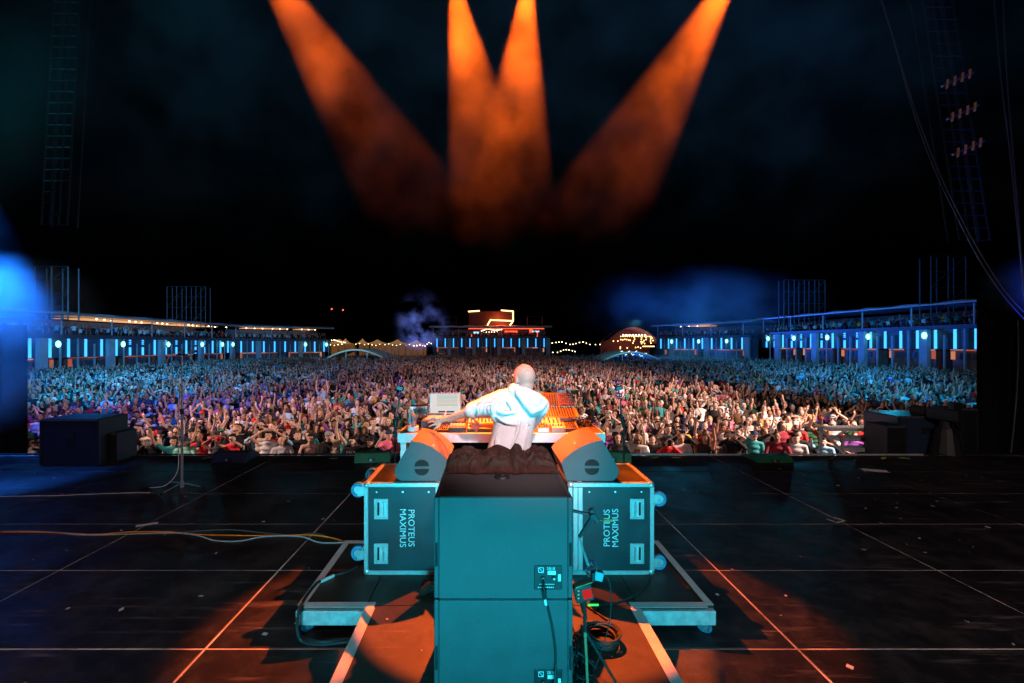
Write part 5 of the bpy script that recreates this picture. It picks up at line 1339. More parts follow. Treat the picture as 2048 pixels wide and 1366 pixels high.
def person_prims(pose, sleeve):
    b, c, t = MB(), MB(), MB()
    b.ell((0, 0.008, 1.625), (0.074, 0.092, 0.092), None, 16, 12).ell((0, -0.022, 1.58), (0.060, 0.066, 0.085), None, 14, 10).ell((0, -0.05, 1.522), (0.036, 0.032, 0.03))
    b.cap((0, -0.085, 1.605), (0, -0.104, 1.572), 0.009, 0.013, 8)
    for s in (-1, 1):
        b.ell((s * 0.074, 0.0, 1.585), (0.010, 0.018, 0.028), None, 8, 6); b.cap((s * 0.045, -0.072, 1.625), (s * 0.015, -0.084, 1.626), 0.009, 0.009, 6)
    b.cap((0, 0.012, 1.55), (0, 0.01, 1.43), 0.052, 0.060, 12)
    for y, z, rx, ry in ((0.012, 1.39, 0.145, 0.070), (0.0, 1.30, 0.155, 0.085), (0.0, 1.18, 0.142, 0.080), (0, 1.06, 0.135, 0.080), (0, 0.95, 0.145, 0.09)): b.ell((0, y, z), (rx, ry, 0.095), None, 14, 9)
    for y, z, rx, ry in ((0.01, 1.40, 0.165, 0.085), (0.0, 1.30, 0.175, 0.105), (0.0, 1.18, 0.165, 0.105), (0, 1.06, 0.158, 0.105), (0, 0.95, 0.165, 0.112)):
        c.ell((0, y, z), (rx, ry, 0.095), None, 16, 10)
    for s, kd in ((-1, pose[0]), (1, pose[1])):
        S, E, W, D, kd = arm_pts(kd, s)
        b.cap((0, 0.01, 1.41), S, 0.06, 0.048, 10).cap(S, E, 0.045, 0.036, 10).cap(E, W, 0.038, 0.024, 10)
        side = D.cross(Vector((0, 1, 0)));  side = side.normalized() if side.length > 0.1 else Vector((1, 0, 0))
        pc = W + D * 0.055
        b.cap(W, pc, 0.022, 0.030, 8)
        if kd in ('fist',):
            b.ell(pc + D * 0.02, (0.036, 0.034, 0.036), None, 10, 8)
            b.cap(pc + D * 0.03, pc + D * 0.12, 0.011, 0.009, 6)
        else:
            for q, ln in ((-1.35, 0.070), (-0.45, 0.085), (0.45, 0.080), (1.35, 0.062)):
                k = pc + D * 0.028 + side * q * 0.0175; tip = k + D * ln + side * q * 0.009 + Vector((0, -0.012, 0))
                b.cap(pc, k, 0.016, 0.0125, 6); b.cap(k, (k + tip) / 2, 0.0115, 0.0105, 6); b.cap((k + tip) / 2, tip + Vector((0, -0.008, 0)), 0.0105, 0.0085, 6)
            b.cap(pc - side * 0.01 * s, pc + D * 0.02 - side * 0.06 * s * (1 if D.z > 0 else -1), 0.015, 0.010, 6)
        c.cap((0, 0.01, 1.415), S, 0.066, 0.062 if sleeve != 'none' else 0.05, 10)
        if sleeve == 'short': c.cap(S, S.lerp(E, 0.62), 0.062, 0.058, 10)
        elif sleeve == 'long': c.cap(S, E, 0.062, 0.050, 10).cap(E, E.lerp(W, 0.92), 0.050, 0.038, 10)
        hj = Vector((s * 0.09, 0, 0.90)); kn_ = Vector((s * 0.10, -0.02, 0.48)); ft = Vector((s * 0.11, 0, 0.06))
        b.cap((0, 0, 0.98), hj, 0.085, 0.075, 8).cap(hj, kn_, 0.075, 0.05, 8).cap(kn_, ft, 0.05, 0.036, 8).cap(ft, ft + Vector((0, -0.15, -0.02)), 0.04, 0.032, 8)
        t.cap((0, 0, 0.95), hj, 0.135, 0.10, 8).cap(hj, kn_, 0.092, 0.07, 8).cap(kn_, ft, 0.07, 0.055, 8).cap(ft + Vector((0, 0, -.01)), ft + Vector((0, -0.17, -0.025)), 0.05, 0.038, 8)
    return b, c, t
FACE = [((s * 0.030, -0.080, 1.602), (0.014, 0.02, 0.009), (0.10, 0.08, 0.08)) for s in (-1, 1)] + [((s * 0.030, -0.083, 1.627), (0.019, 0.02, 0.006), (0.35, 0.28, 0.25)) for s in (-1, 1)] + [((0, -0.085, 1.545), (0.022, 0.02, 0.007), (0.55, 0.22, 0.22))]
BODIES = []; SHIRTS = {}
for i, p in enumerate(POSES):
    sl = SLEEVES[[0, 1, 0, 0, 2, 0, 0, 1, 0, 0, 1, 0, 2, 0, 0, 2, 1, 0][i]]
    b, c, t = person_prims(p, sl)
    bo_ = remesh(b, 'person', M_SKIN, None, 0.0125, 3, 0.45); set_tint(bo_, FACE)
    BODIES.append(bo_)
    co_ = remesh(c, 'shirt', M_CLOTH, None, 0.017, 3, 0.35)
    SHIRTS[i] = (co_, sl)
    if i == 0: TROUSER = remesh(t, 'trousers', M_CLOTH, None, 0.03, 2, 0.4)
def hair_mesh(kind):
    h = MB()
    if kind in ('short', 'curly', 'long', 'bun', 'crop'):
        h.ell((0, 0.022, 1.640), (0.081, 0.094, 0.090), None, 18, 12)
        if kind == 'short': h.cap((-0.04, -0.066, 1.695), (0.04, -0.066, 1.695), 0.024, 0.024, 8)
        if kind == 'curly':
            for k in range(26):
                a = k * 2.4; z = 0.1 * math.cos(k * 0.11); h.ell((0.088 * math.cos(a), 0.04 + 0.075 * math.sin(a), 1.63 + 0.085 * math.sin(k * 1.3)), 0.032, None, 8, 6)
        if kind == 'long':
            for s in (-1, 1): h.cap((s * 0.068, 0.0, 1.66), (s * 0.082, 0.01, 1.42), 0.030, 0.034, 10).cap((s * 0.06, 0.05, 1.62), (s * 0.06, 0.07, 1.36), 0.045, 0.04, 10)
            h.cap((0, 0.07, 1.62), (0, 0.09, 1.34), 0.06, 0.055, 10)
        if kind == 'bun': h.ell((0, 0.06, 1.745), 0.042, None, 10, 8)
    elif kind == 'cap':
        h.ell((0, 0.010, 1.655), (0.086, 0.100, 0.082), None, 18, 12); h.ell((0, -0.115, 1.665), (0.068, 0.065, 0.011), Matrix.Rotation(0.2, 3, 'X'), 14, 8)
    elif kind == 'beanie':
        h.ell((0, 0.015, 1.662), (0.084, 0.098, 0.095), None, 18, 12); h.cap((-0.05, -0.05, 1.645), (0.05, -0.05, 1.645), 0.03, 0.03, 8)
    elif kind == 'hat':
        h.ell((0, 0.010, 1.675), (0.085, 0.096, 0.085), None, 18, 12); h.ell((0, 0.005, 1.668), (0.150, 0.160, 0.014), None, 22, 8)
    return remesh(h, 'hat' if kind in ('cap', 'beanie', 'hat') else 'hair', M_HAIR if kind not in ('cap', 'beanie', 'hat') else M_CLOTH, None, 0.0125, 2, 0.5)
HAIRS = {k: hair_mesh(k) for k in ('short', 'curly', 'long', 'bun', 'crop', 'cap', 'beanie', 'hat')}
def specs():
    s = MB()
    for x in (-0.031, 0.031): s.ell((x, -0.097, 1.600), (0.027, 0.008, 0.018), None, 10, 6)
    s.box((0, -0.10, 1.605), (0.02, 0.006, 0.006))
    for x in (-1, 1): s.cyl((x * 0.056, -0.094, 1.604), (x * 0.078, 0.0, 1.604), 0.004, n=6)
    return s.build('sunglasses', M_BLK)
SPECS = specs()
TEMPL = BODIES + [v[0] for v in SHIRTS.values()] + list(HAIRS.values()) + [TROUSER, SPECS]
SKINS = [(0.60, 0.38, 0.29), (0.56, 0.34, 0.25), (0.64, 0.43, 0.34), (0.46, 0.27, 0.19), (0.58, 0.36, 0.28), (0.25, 0.13, 0.085), (0.66, 0.46, 0.37)]
SHC = [('black', (0.010, 0.010, 0.011), 15), ('charcoal', (0.035, 0.035, 0.04), 6), ('white', (0.70, 0.69, 0.68), 5), ('pale grey', (0.42, 0.42, 0.43), 3), ('navy', (0.015, 0.03, 0.09), 3), ('teal', (0.03, 0.27, 0.28), 3), ('red', (0.55, 0.02, 0.025), 2),
       ('dark green', (0.02, 0.10, 0.05), 2), ('mint', (0.25, 0.62, 0.48), 1), ('pink', (0.75, 0.16, 0.26), 1), ('mustard', (0.62, 0.34, 0.03), 1), ('sky blue', (0.22, 0.48, 0.68), 2), ('maroon', (0.18, 0.015, 0.03), 2), ('brown', (0.12, 0.06, 0.03), 2), ('beige', (0.50, 0.40, 0.29), 2), ('purple', (0.20, 0.06, 0.32), 1)]
HRC = [('dark', (0.012, 0.008, 0.006), 6), ('brown', (0.06, 0.03, 0.015), 5), ('fair', (0.32, 0.20, 0.09), 2), ('auburn', (0.14, 0.045, 0.02), 1)]
HTC = [('black', (0.012, 0.012, 0.013), 4), ('white', (0.68, 0.68, 0.68), 2), ('red', (0.5, 0.02, 0.02), 1), ('green', (0.02, 0.16, 0.06), 1), ('grey', (0.25, 0.25, 0.26), 1), ('navy', (0.02, 0.03, 0.09), 1)]
def wpick(lst, r): return r.choices(lst, [x[-1] for x in lst])[0]
ORD = ['front', 'second', 'third', 'fourth', 'fifth', 'sixth', 'seventh', 'eighth', 'ninth', 'tenth']
def zone(px):
    for lim, s in ((230, 'beyond dark crates'), (330, 'left of microphone'), (430, 'behind microphone stand'), (560, 'right of microphone'), (690, 'midway to table'), (800, 'left of table'), (1010, 'beyond the laptop'),
                   (1210, 'beyond the synthesizers'), (1330, 'right of table'), (1460, 'before green monitor'), (1580, 'behind green monitor'), (1690, 'beside metal steps'), (1800, 'above metal steps')):
        if px < lim: return s
    return 'near side drape'
SLW = {'short': 't-shirt', 'long': 'long sleeved top', 'none': 'sleeveless top'}
HW = {'short': '{} hair', 'curly': 'curly {} hair', 'long': 'long {} hair', 'bun': '{} hair bun', 'crop': 'cropped {} hair', 'cap': '{} cap', 'beanie': '{} beanie', 'hat': '{} brimmed hat', 'bald': 'shaven head'}
USED = set(); NEAR = []
def add_person(x, y, row, r, pose=None, shirt=None, hair=None, hcol=None, rot=None, glasses=None, label=None, skin=None, bare=False):
    px = VX + F * x / y
    for _ in range(60):
        pi = r.choices(range(len(POSES)), [9, 4, 2, 2, 2, 1, 1.6, 3, 2, 3.5, 1, 2.4, 1, 1.2, 1.6, .6, 2.4, 1])[0] if pose is None else pose
        sc_ = wpick(SHC, r) if shirt is None else next(q for q in SHC if q[0] == shirt)
        hk = r.choices(['short', 'crop', 'curly', 'long', 'bun', 'cap', 'beanie', 'hat', 'bald'], [6, 4, 2, 4, 1, 3, 1, 1, 1])[0] if hair is None else hair
        isH = hk in ('cap', 'beanie', 'hat')
        hc_ = wpick(HTC if isH else HRC, r) if hcol is None else next(q for q in (HTC if isH else HRC) if q[0] == hcol)
        gl = (r.random() < 0.12) if glasses is None else glasses
        lb = label or f"person in {sc_[0]} top, {HW[hk].format(hc_[0])}, {POSES[pi][2]}, {ORD[row]} row {zone(px)}"
        if lb not in USED: break
    USED.add(lb)
    h = r.uniform(0.93, 1.09)
    o = BODIES[pi].copy(); COL.objects.link(o); o.name = 'person'
    o.location = (x, y, -2.0); o.scale = (h * r.uniform(0.97, 1.08), h, h)
    if rot is None: rot = -math.atan2(x - r.gauss(0, 2.5), y) * -1 * 0 + math.atan2(x, y) * -0.75 + r.gauss(0, 0.28)
    o.rotation_euler = (r.gauss(0, 0.03), r.gauss(0, 0.05), rot)
    k = r.choice(SKINS) if skin is None else skin; j = r.uniform(0.85, 1.1); o.color = (k[0] * j, k[1] * j, k[2] * j, 1)
    tag(o, lb, 'person', 'people in the rows nearest the stage')
    def child(src, nm, col):
        c = src.copy(); COL.objects.link(c); c.name = nm; c.parent = o; c.color = (*col, 1); return c
    if not bare: child(SHIRTS[pi][0], 'shirt', sc_[1])
    child(TROUSER, 'trousers', r.choice([(0.015, 0.017, 0.02), (0.03, 0.05, 0.10), (0.10, 0.09, 0.07)]))
    if hk != 'bald': child(HAIRS[hk], 'hat' if isH else 'hair', hc_[1])
    if gl: child(SPECS, 'sunglasses', (0, 0, 0))
    NEAR.append((o, pi)); return o
# rows nearest the stage
rr = random.Random(77)
spots = []
y = 11.0; row = 0
while len(spots) < 300:
    wx0, wx1 = -1.09 * y, 1.15 * y
    n = int((wx1 - wx0) / 0.58)
    for i in range(n):
        x = wx0 + (i + 0.5 + (0.5 if row % 2 else 0) + rr.uniform(-0.22, 0.22)) * 0.58
        if x > wx1 - 0.1: continue
        px = VX + F * x / y
        if 1640 < px < 1830 and y < 11.7: continue              # the metal steps stand here
        spots.append((x, y + rr.uniform(-0.16, 0.16), row))
        if len(spots) >= 300: break
    y += 0.60; row += 1
YFAR = y
# people who stand out, nearest the barrier
front = {}
def star(px, dy, **k):
    Yp = 11.0 + dy
    x = (px - VX) / F * Yp
    j = min((i for i in range(len(spots)) if spots[i] is not None), key=lambda i: (spots[i][0] - x) ** 2 + 2 * (spots[i][1] - Yp) ** 2)
    spots[j] = None
    o = add_person(x, Yp, int(round(dy / 0.6)), rr, **k); return o
star(617, 0.0, pose=1, hair='short', hcol='dark', bare=True, label='shirtless person leaning on folded arms in the front row', rot=0.3, glasses=False)
star(571, 0.0, pose=1, hair='bald', shirt='pale grey', label='shaven headed person in pale grey jacket leaning on the front barrier', rot=0.35, glasses=False)
star(531, 0.0, pose=12, hair='short', shirt='white', label='person in white t-shirt with both hands on the head in the front row', glasses=False)
star(703, 0.0, pose=0, hair='short', hcol='dark', shirt='black', label='person with bowed head in black shirt printed with white letters, left of its twin', glasses=False, rot=0.1)
PK1 = NEAR[-1][0]
star(741, 0.0, pose=0, hair='cap', hcol='black', shirt='black', label='person in dark cap and sunglasses, black shirt printed with white letters', glasses=True, rot=0.05)
PK2 = NEAR[-1][0]
star(777, 0.1, pose=8, hair='cap', hcol='navy', shirt='pink', label='person in pink shirt and navy cap beside the lettered black shirts', glasses=False)
star(672, 0.0, pose=16, hair='short', shirt='beige', label='person in pale rainbow top with a hand by the cheek, front row', glasses=False)
star(652, 0.0, pose=0, hair='cap', hcol='grey', shirt='black', label='person in grey cap and black shirt beside the shirtless one', glasses=False)
star(412, 0.5, pose=14, hair='bald', shirt='red', label='shaven headed person in a red jersey with a raised fist', glasses=False)
star(377, 0.0, pose=1, hair='beanie', hcol='navy', shirt='mint', label='person in dark vest with mint sleeves leaning at the microphone stand', glasses=False)
star(342, 0.0, pose=5, hair='short', hcol='dark', shirt='teal', label='person in open teal jacket with arms spread high, left of the microphone stand', glasses=False)
star(1277, 0.0, pose=9, hair='long', hcol='fair', shirt='white', label='person in white jacket and glasses clapping in the front row right of the table', glasses=True)
star(1308, 0.0, pose=0, hair='crop', hcol='dark', shirt='black', label='broad bearded person in black sweater staring at the stage, front row', glasses=False)
star(1340, 0.0, pose=7, hair='curly', hcol='dark', shirt='red', label='person in dark red top filming with a white phone, front row', glasses=False)
star(1370, 0.0, pose=0, hair='crop', hcol='fair', shirt='white', label='person with cropped fair hair in white shirt beside the red filming one', glasses=False)
star(1400, 0.0, pose=4, hair='long', hcol='brown', shirt='black', label='person in black strappy top with both arms up, front row', glasses=False)
star(1466, 0.2, pose=7, hair='cap', hcol='black', shirt='black', label='person in black cap and glasses holding a phone high', glasses=True)
star(1650, 0.2, pose=10, hair='short', hcol='dark', shirt='sky blue', label='person in sky blue tank top reaching over beside the metal steps', glasses=False)
star(1572, 0.35, pose=0, hair='long', hcol='fair', shirt='pale grey', label='person with long fair hair in striped top, second row by the steps', glasses=False)
star(1224, 2.4, pose=3, hair='long', hcol='brown', shirt='black', label='taller person in black tank top with an arm up right of the table', glasses=False)
for s in spots:
    if s: add_person(s[0], s[1], min(9, s[2]), rr)
# white lettering on the two black shirts
bpy.context.view_layer.update()
for o, txt in ((PK1, 'PAUL\nKALK\nBREN\nNER'), (PK2, 'PAUL\nKALK\nBREN\nNER')):
    lettering(txt, 0.105, M_PRINT, o, (0, -0.128, 1.205), (R(90), 0, 0), name='chest_lettering', depth=0.004, space=0.78)
# phones held up
ph_n = 0
M_PHONE = mat('phone_back', (0.5, 0.5, 0.52), 0.3); M_PH2 = mat('phone_case_black', (0.02, 0.02, 0.02), 0.3)
for o, pi in NEAR:
    if pi == 7 and ph_n < 26:
        mw = o.matrix_world
        t = bpy.data.objects.new('smartphone', None); COL.objects.link(t)
        t.location = mw @ Vector((0, -0.36, 1.67)); t.rotation_euler = (0.1, R(90) if ph_n % 3 else 0, o.rotation_euler.z)
        tag(t, 'phone held by ' + o['label'].replace(', ' + POSES[7][2], '').replace(' filming with a white phone', '').replace(' holding a phone high', ''), 'phone', 'phones held up in the crowd')
        MB().box((0, 0, 0), (0.078, 0.009, 0.158)).build('phone_body', M_PHONE if ph_n % 2 else M_PH2, t, bevel=0.003)
        MB().box((0.02, -0.0055, 0.055), (0.026, 0.003, 0.03)).build('camera_bump', M_BLK, t)
        MB().box((0, 0.0052, 0), (0.07, 0.001, 0.148)).build('phone_screen', glow('phone_glow', (0.6, 0.7, 0.8), 0.8), t)
        ph_n += 1
lamp = NEAR[0]
for t_ in TEMPL: bpy.data.objects.remove(t_)

# ------------------------------------------------------------------ the crowd beyond: one mass
def low_person(detail, pose):
    """parts: 0 skin, 1 shirt, 2 hair, 3 legs"""
    V, Fc, Pt = [], [], []
    def put(mb, part):
        k = len(V); V.extend(mb.v); Fc.extend([tuple(i + k for i in f) for f in mb.f]); Pt.extend([part] * len(mb.v))
    nu, nv = (10, 7) if detail else (6, 4)
    put(MB().ell((0, -0.008, 1.60), (0.074, 0.088, 0.118), None, nu, nv), 0)
    put(MB().ell((0, 0.024, 1.635), (0.084, 0.096, 0.098), None, nu, nv), 2)
    na = 6 if detail else 4
    if detail:
        put(MB().cyl((0, 0.01, 1.52), (0, 0.01, 1.42), 0.05, 0.06, 6, False), 0)
        put(MB().box((0, -0.088, 1.607), (0.085, 0.02, 0.012)), 2)
    t = MB(); n = 8 if detail else 6; rings = [(0.07, 0.06, 1.47), (0.19, 0.10, 1.42), (0.185, 0.115, 1.25), (0.165, 0.11, 1.02)] if detail else [(0.06, 0.05, 1.48), (0.20, 0.11, 1.40), (0.17, 0.11, 0.98)]
    vs = []; fs = []
    for a, b, z in rings: vs += [(a * math.cos(2 * math.pi * i / n), b * math.sin(2 * math.pi * i / n), z) for i in range(n)]
    for k in range(len(rings) - 1): fs += [(k * n + i, k * n + (i + 1) % n, (k + 1) * n + (i + 1) % n, (k + 1) * n + i) for i in range(n)]
    put(t.add(vs, fs), 1)
    for s, kd in ((-1, pose[0]), (1, pose[1])):
        S, E, W, D, _ = arm_pts(kd, s)
        m = S.lerp(E, 0.6)
        put(MB().cyl(S, m, 0.058, 0.054, na, False), 1)
        put(MB().cyl(m, E, 0.042, 0.036, na, False).cyl(E, W, 0.037, 0.025, na, False), 0)
        h = MB(); h.cyl(W, W + D * 0.08, 0.028, 0.040, na, False).cyl(W + D * 0.08, W + D * 0.17, 0.040, 0.016, na, True); put(h, 0)
    put(MB().cyl((0, 0, 1.0), (0, 0, 0.0), 0.15, 0.13, 4, False), 3)
    v = np.array([tuple(p) for p in V]); tris = []
    for f in Fc:
        for k in range(1, len(f) - 1): tris.append((f[0], f[k], f[k + 1]))
    return v, np.array(tris), np.array(Pt)
LP = [[low_person(d, p) for p in POSES] for d in (0, 1)]
def mass(name, pts, label, dark=1.0, facing=None, cat='crowd', z0=-2.0, armsdown=False):
    """pts: rows x, y, z, facing angle, detail"""
    Vs, Ts, Cs = [], [], []; off = 0
    shc = np.array([c[1] for c in SHC]); shw = np.array([c[2] * (1.7 if c[0] in ('teal', 'sky blue', 'white') else 1) for c in SHC], float); shw /= shw.sum()
    hrc = np.array([c[1] for c in HRC] + [c[1] for c in HTC]); hrw = np.array([c[2] * 1.6 for c in HRC] + [c[2] * 0.7 for c in HTC], float); hrw /= hrw.sum()
    pw_ = np.array([24, 4, 2, 2, 1.6, .9, 1.2, 2.6, 1.6, 4, 1, 2, .7, 1, 1.5, .5, 2.4, 1], float)
    if armsdown: pw_ = np.array([9, 4, 1, 1, .6, .3, .5, 1, 2, 2, 0.3, 1, .3, .6, 1, .1, 2, 1], float)
    pw_ /= pw_.sum()
    sk = np.array(SKINS)
    for (x, y_, z, a, d) in pts:
        v, t, p = LP[int(d)][rng.choice(18, p=pw_)]
        h = min(1.17, rng.normal(1.0, 0.065)); ca, sa = math.cos(a), math.sin(a)
        lean = rng.normal(0, 0.06)
        vx = v[:, 0] * h + lean * v[:, 2]; vy = v[:, 1] * h; vz = v[:, 2] * h
        Vs.append(np.stack([x + vx * ca - vy * sa, y_ + vx * sa + vy * ca, z + vz], 1)); Ts.append(t + off); off += len(v)
        pal = np.stack([sk[rng.integers(len(sk))] * rng.uniform(0.45, 1.1), shc[rng.choice(len(shc), p=shw)], hrc[rng.choice(len(hrc), p=hrw)], (0.02, 0.022, 0.03)])
        Cs.append(pal[p])
    V = np.concatenate(Vs); T = np.concatenate(Ts); C = np.concatenate(Cs)
    me = bpy.data.meshes.new(name)
    me.vertices.add(len(V)); me.vertices.foreach_set('co', V.ravel().astype(np.float32))
    me.loops.add(len(T) * 3); me.loops.foreach_set('vertex_index', T.ravel().astype(np.int32))
    me.polygons.add(len(T)); me.polygons.foreach_set('loop_start', np.arange(0, len(T) * 3, 3, dtype=np.int32))
    try: me.polygons.foreach_set('loop_total', np.full(len(T), 3, dtype=np.int32))
    except Exception: pass
    me.polygons.foreach_set('use_smooth', np.ones(len(T), dtype=bool))
    me.update(calc_edges=True)
    at = me.color_attributes.new('tone', 'FLOAT_COLOR', 'POINT')
    at.data.foreach_set('color', np.concatenate([C, np.ones((len(C), 1))], 1).astype(np.float32).ravel())
    me.materials.append(M_MASS)
    o = bpy.data.objects.new(name, me); COL.objects.link(o)
    return tag(o, label, cat, kind='stuff')
M_MASS = attrcol('crowd_tones', 'tone', 0.8)
def field_half(y_):
    if y_ < 72: return 44.0
    return 44.0 - (y_ - 72) * 0.62
ARCH = [(-25.5, 76.0), (23.6, 74.0)]
pts = []
y_ = YFAR
while y_ < 97:
    sp = 0.60 if y_ < 26 else (0.66 if y_ < 45 else 0.78)
    hw = field_half(y_)
    x0, x1 = max(-hw, -1.10 * y_), min(hw, 1.16 * y_)
    x = x0 + rng.uniform(0, sp)
    while x < x1:
        gapn = mnoise.noise(Vector((x * 0.22, y_ * 0.16, 2.0))) + 0.5 * mnoise.noise(Vector((x * 0.7, y_ * 0.5, 5.0)))
        if (gapn > -0.42 or y_ < 18) and not any(abs(x - ax) < 7.5 and ay - 2.0 < y_ < ay + 12 for ax, ay in ARCH):
            pts.append((x + rng.normal(0, 0.17), y_ + rng.normal(0, 0.20), -2.0, math.atan2(x, y_) * -0.8 + rng.normal(0, 0.3), 1 if y_ < 27 else 0))
        x += sp * rng.uniform(0.8, 1.25)
    y_ += sp * 1.08
mass('crowd', pts, 'dense festival crowd filling the field behind the nearest rows')
print('crowd mass', len(pts))
# people on the upper decks
mass('terrace_crowd', UPPER, 'dark crowd standing along the upper decks of the terraces', armsdown=True)
# ------------------------------------------------------------------ things along the stage edge
def edge_monitor(px, w, label, m, rz=0.0, h=0.30, lit=None):
    p = onz(px, 911, 0.0); Y = EDGE - 0.30
    t = thing('edge_monitor', label, 'stage monitor', ((px - VX) / F * Y, Y, 0.002), rz, 'low monitors along the stage edge')
    MB().prism([(-0.22, 0), (0.22, 0), (0.22, h * 0.55), (0.02, h), (-0.12, h)], -w / 2, w / 2, 'x').build('cabinet', m, t, bevel=0.01)
    MB().bx(-w * 0.10, w * 0.10, -0.224, -0.219, h * 0.2, h * 0.55).build('connector_plate', M_BLK, t)
    MB().cyl((-0.02, -0.224, h * 0.35), (-0.02, -0.24, h * 0.35), 0.02, n=10).build('plug', M_STEEL, t)
    for s in (-1, 1): MB().bx(s * w * 0.4 - 0.03, s * w * 0.4 + 0.03, -0.10, 0.05, h, h + 0.012).build('grip', M_BLK, t)
    return t
M_GRN = mat('green_monitor', (0.01, 0.13, 0.06), 0.5, 0, 0.15, 10); M_BKM = mat('black_monitor', (0.009, 0.01, 0.011), 0.5, 0, 0.15, 20)
edge_monitor(471, 0.62, 'black low monitor at the stage edge right of the microphone stand', M_BKM, h=0.16)
edge_monitor(748, 0.62, 'green low monitor at the stage edge before the lettered black shirts', M_GRN, 0.1, 0.15)
edge_monitor(1226, 0.60, 'green low monitor at the stage edge close to the table', M_GRN, -0.2, 0.16)
edge_monitor(1535, 0.66, 'flat green monitor at the stage edge before the striped top', M_GRN, 0.0, 0.10)
# metal steps
M_TREAD = mat('stair_tread', (0.55, 0.58, 0.58), 0.45, 0.35, 0.2, 12, 0.1)
sx0 = (1686 - VX) / F * 8.9; sx1 = (1788 - VX) / F * 8.9
stp = thing('metal_steps', 'aluminium steps with red tipped rails rising beside the stage edge', 'steps', ((sx0 + sx1) / 2, 8.6, -2.0))
W = sx1 - sx0
for k in range(6):
    z = 2.26 - 0.165 * (5 - k); y = 0.62 - 0.235 * (5 - k)
    if y < -0.5: continue
    tr = MB().bx(-W / 2, W / 2, y, y + 0.26, z - 0.075, z).build('tread', M_TREAD, stp, bevel=0.004)
    q = MB()
    for j in range(6): q.bx(-W / 2 + 0.03, W / 2 - 0.03, y + 0.02 + j * 0.04, y + 0.038 + j * 0.04, z + 0.001, z + 0.006)
    tag(q.build('tread_ribs', M_ALU, tr), None, kind='stuff')
for s in (-1, 1):
    MB().cyl((s * (W / 2 + 0.012), -0.50, 1.30), (s * (W / 2 + 0.012), 0.90, 2.20), 0.03, n=8).build('stringer', M_TREAD, stp)
    MB().cyl((s * (W / 2 + 0.012), 0.88, 0.0), (s * (W / 2 + 0.012), 0.88, 2.2), 0.03, n=8).build('support_post', M_TREAD, stp)
    for yy, zz in ((0.86, 2.42), (0.30, 2.16)):
        r_ = MB().cyl((s * (W / 2 + 0.01), yy, zz - 0.3), (s * (W / 2 + 0.01), yy, zz), 0.02, n=10).build('rail_post', M_ALU, stp)
        MB().ell((s * (W / 2 + 0.01), yy, zz), (0.04, 0.04, 0.026), None, 10, 6).build('red_cap', mat('red_plastic_glow', (0.7, 0.03, 0.02), 0.4, emit=(1, 0.03, 0.02), estr=0.25), r_)  # caps are no lamps; a faint red emission brightens the plastic
# dark crates and subs standing in the pit at both sides
def crate(name, label, px0, px1, py0, py1, Y, d, m, n=1, group='dark crates at the stage sides'):
    a, b = P(px0, py0, Y), P(px1, py1, Y); z0 = min(b.z, 0.0) if Y < EDGE else -2.0
    t = thing(name, label, 'crate', ((a.x + b.x) / 2, Y, z0), 0, group); W = b.x - a.x; Hh = a.z - z0
    MB().bx(-W / 2, W / 2, 0, d, 0, Hh).build('shell', m, t, bevel=0.012)
    for s in (-1, 1):
        MB().bx(s * W / 2 - 0.02, s * W / 2 + 0.02, -0.008, 0.03, 0.02, Hh - 0.02).build('corner_edge', M_BLK, t, bevel=0.004)
    MB().bx(-W / 2 + 0.01, W / 2 - 0.01, -0.006, 0.02, Hh - 0.035, Hh + 0.004).build('top_edge', M_TRUSS, t)
    MB().bx(-0.09, 0.09, -0.012, 0.0, max(0.08, Hh - 0.34), max(0.2, Hh - 0.22)).build('handle', M_BLK, t)
    return t
M_CRT = mat('crate_paint', (0.010, 0.011, 0.014), 0.5, 0, 0.2, 8)
crate('stage_crate', 'large dark crate at the left stage edge under blue light', 82, 196, 838, 905, 7.2, 0.6, M_CRT)
crate('stage_crate', 'lower dark crate beside the large one at the left', 160, 232, 866, 911, 7.45, 0.45, M_CRT)
crate('stage_crate', 'blue lit dark crate beyond the metal steps at the right', 1798, 1908, 833, 905, 8.35, 0.8, mat('crate_blue_lit', (0.02, 0.035, 0.06), 0.35, 0, 0.2, 8))  # blue light on this crate is put into its base colour
crate('stage_crate', 'black crate between the steps and the blue lit crate', 1776, 1812, 852, 905, 8.2, 0.5, M_BKM)
crate('stage_crate', 'dark slanted crate against the right drape', 1926, 1956, 818, 905, 8.3, 0.5, M_BKM)
# ramp leaning at the left edge
rp = thing('leaning_rail', 'dark rail leaning beside the dark crates at the left', 'rail', P(262, 905, 8.2))
O = tuple(rp.location); MB(O).cyl(P(247, 906, 8.2), P(268, 838, 8.3), 0.035, n=8).build('rail', M_TRUSS, rp); MB(O).cyl(P(240, 846, 8.3), P(285, 852, 8.3), 0.02, n=8).build('cross_bar', M_TRUSS, rp)
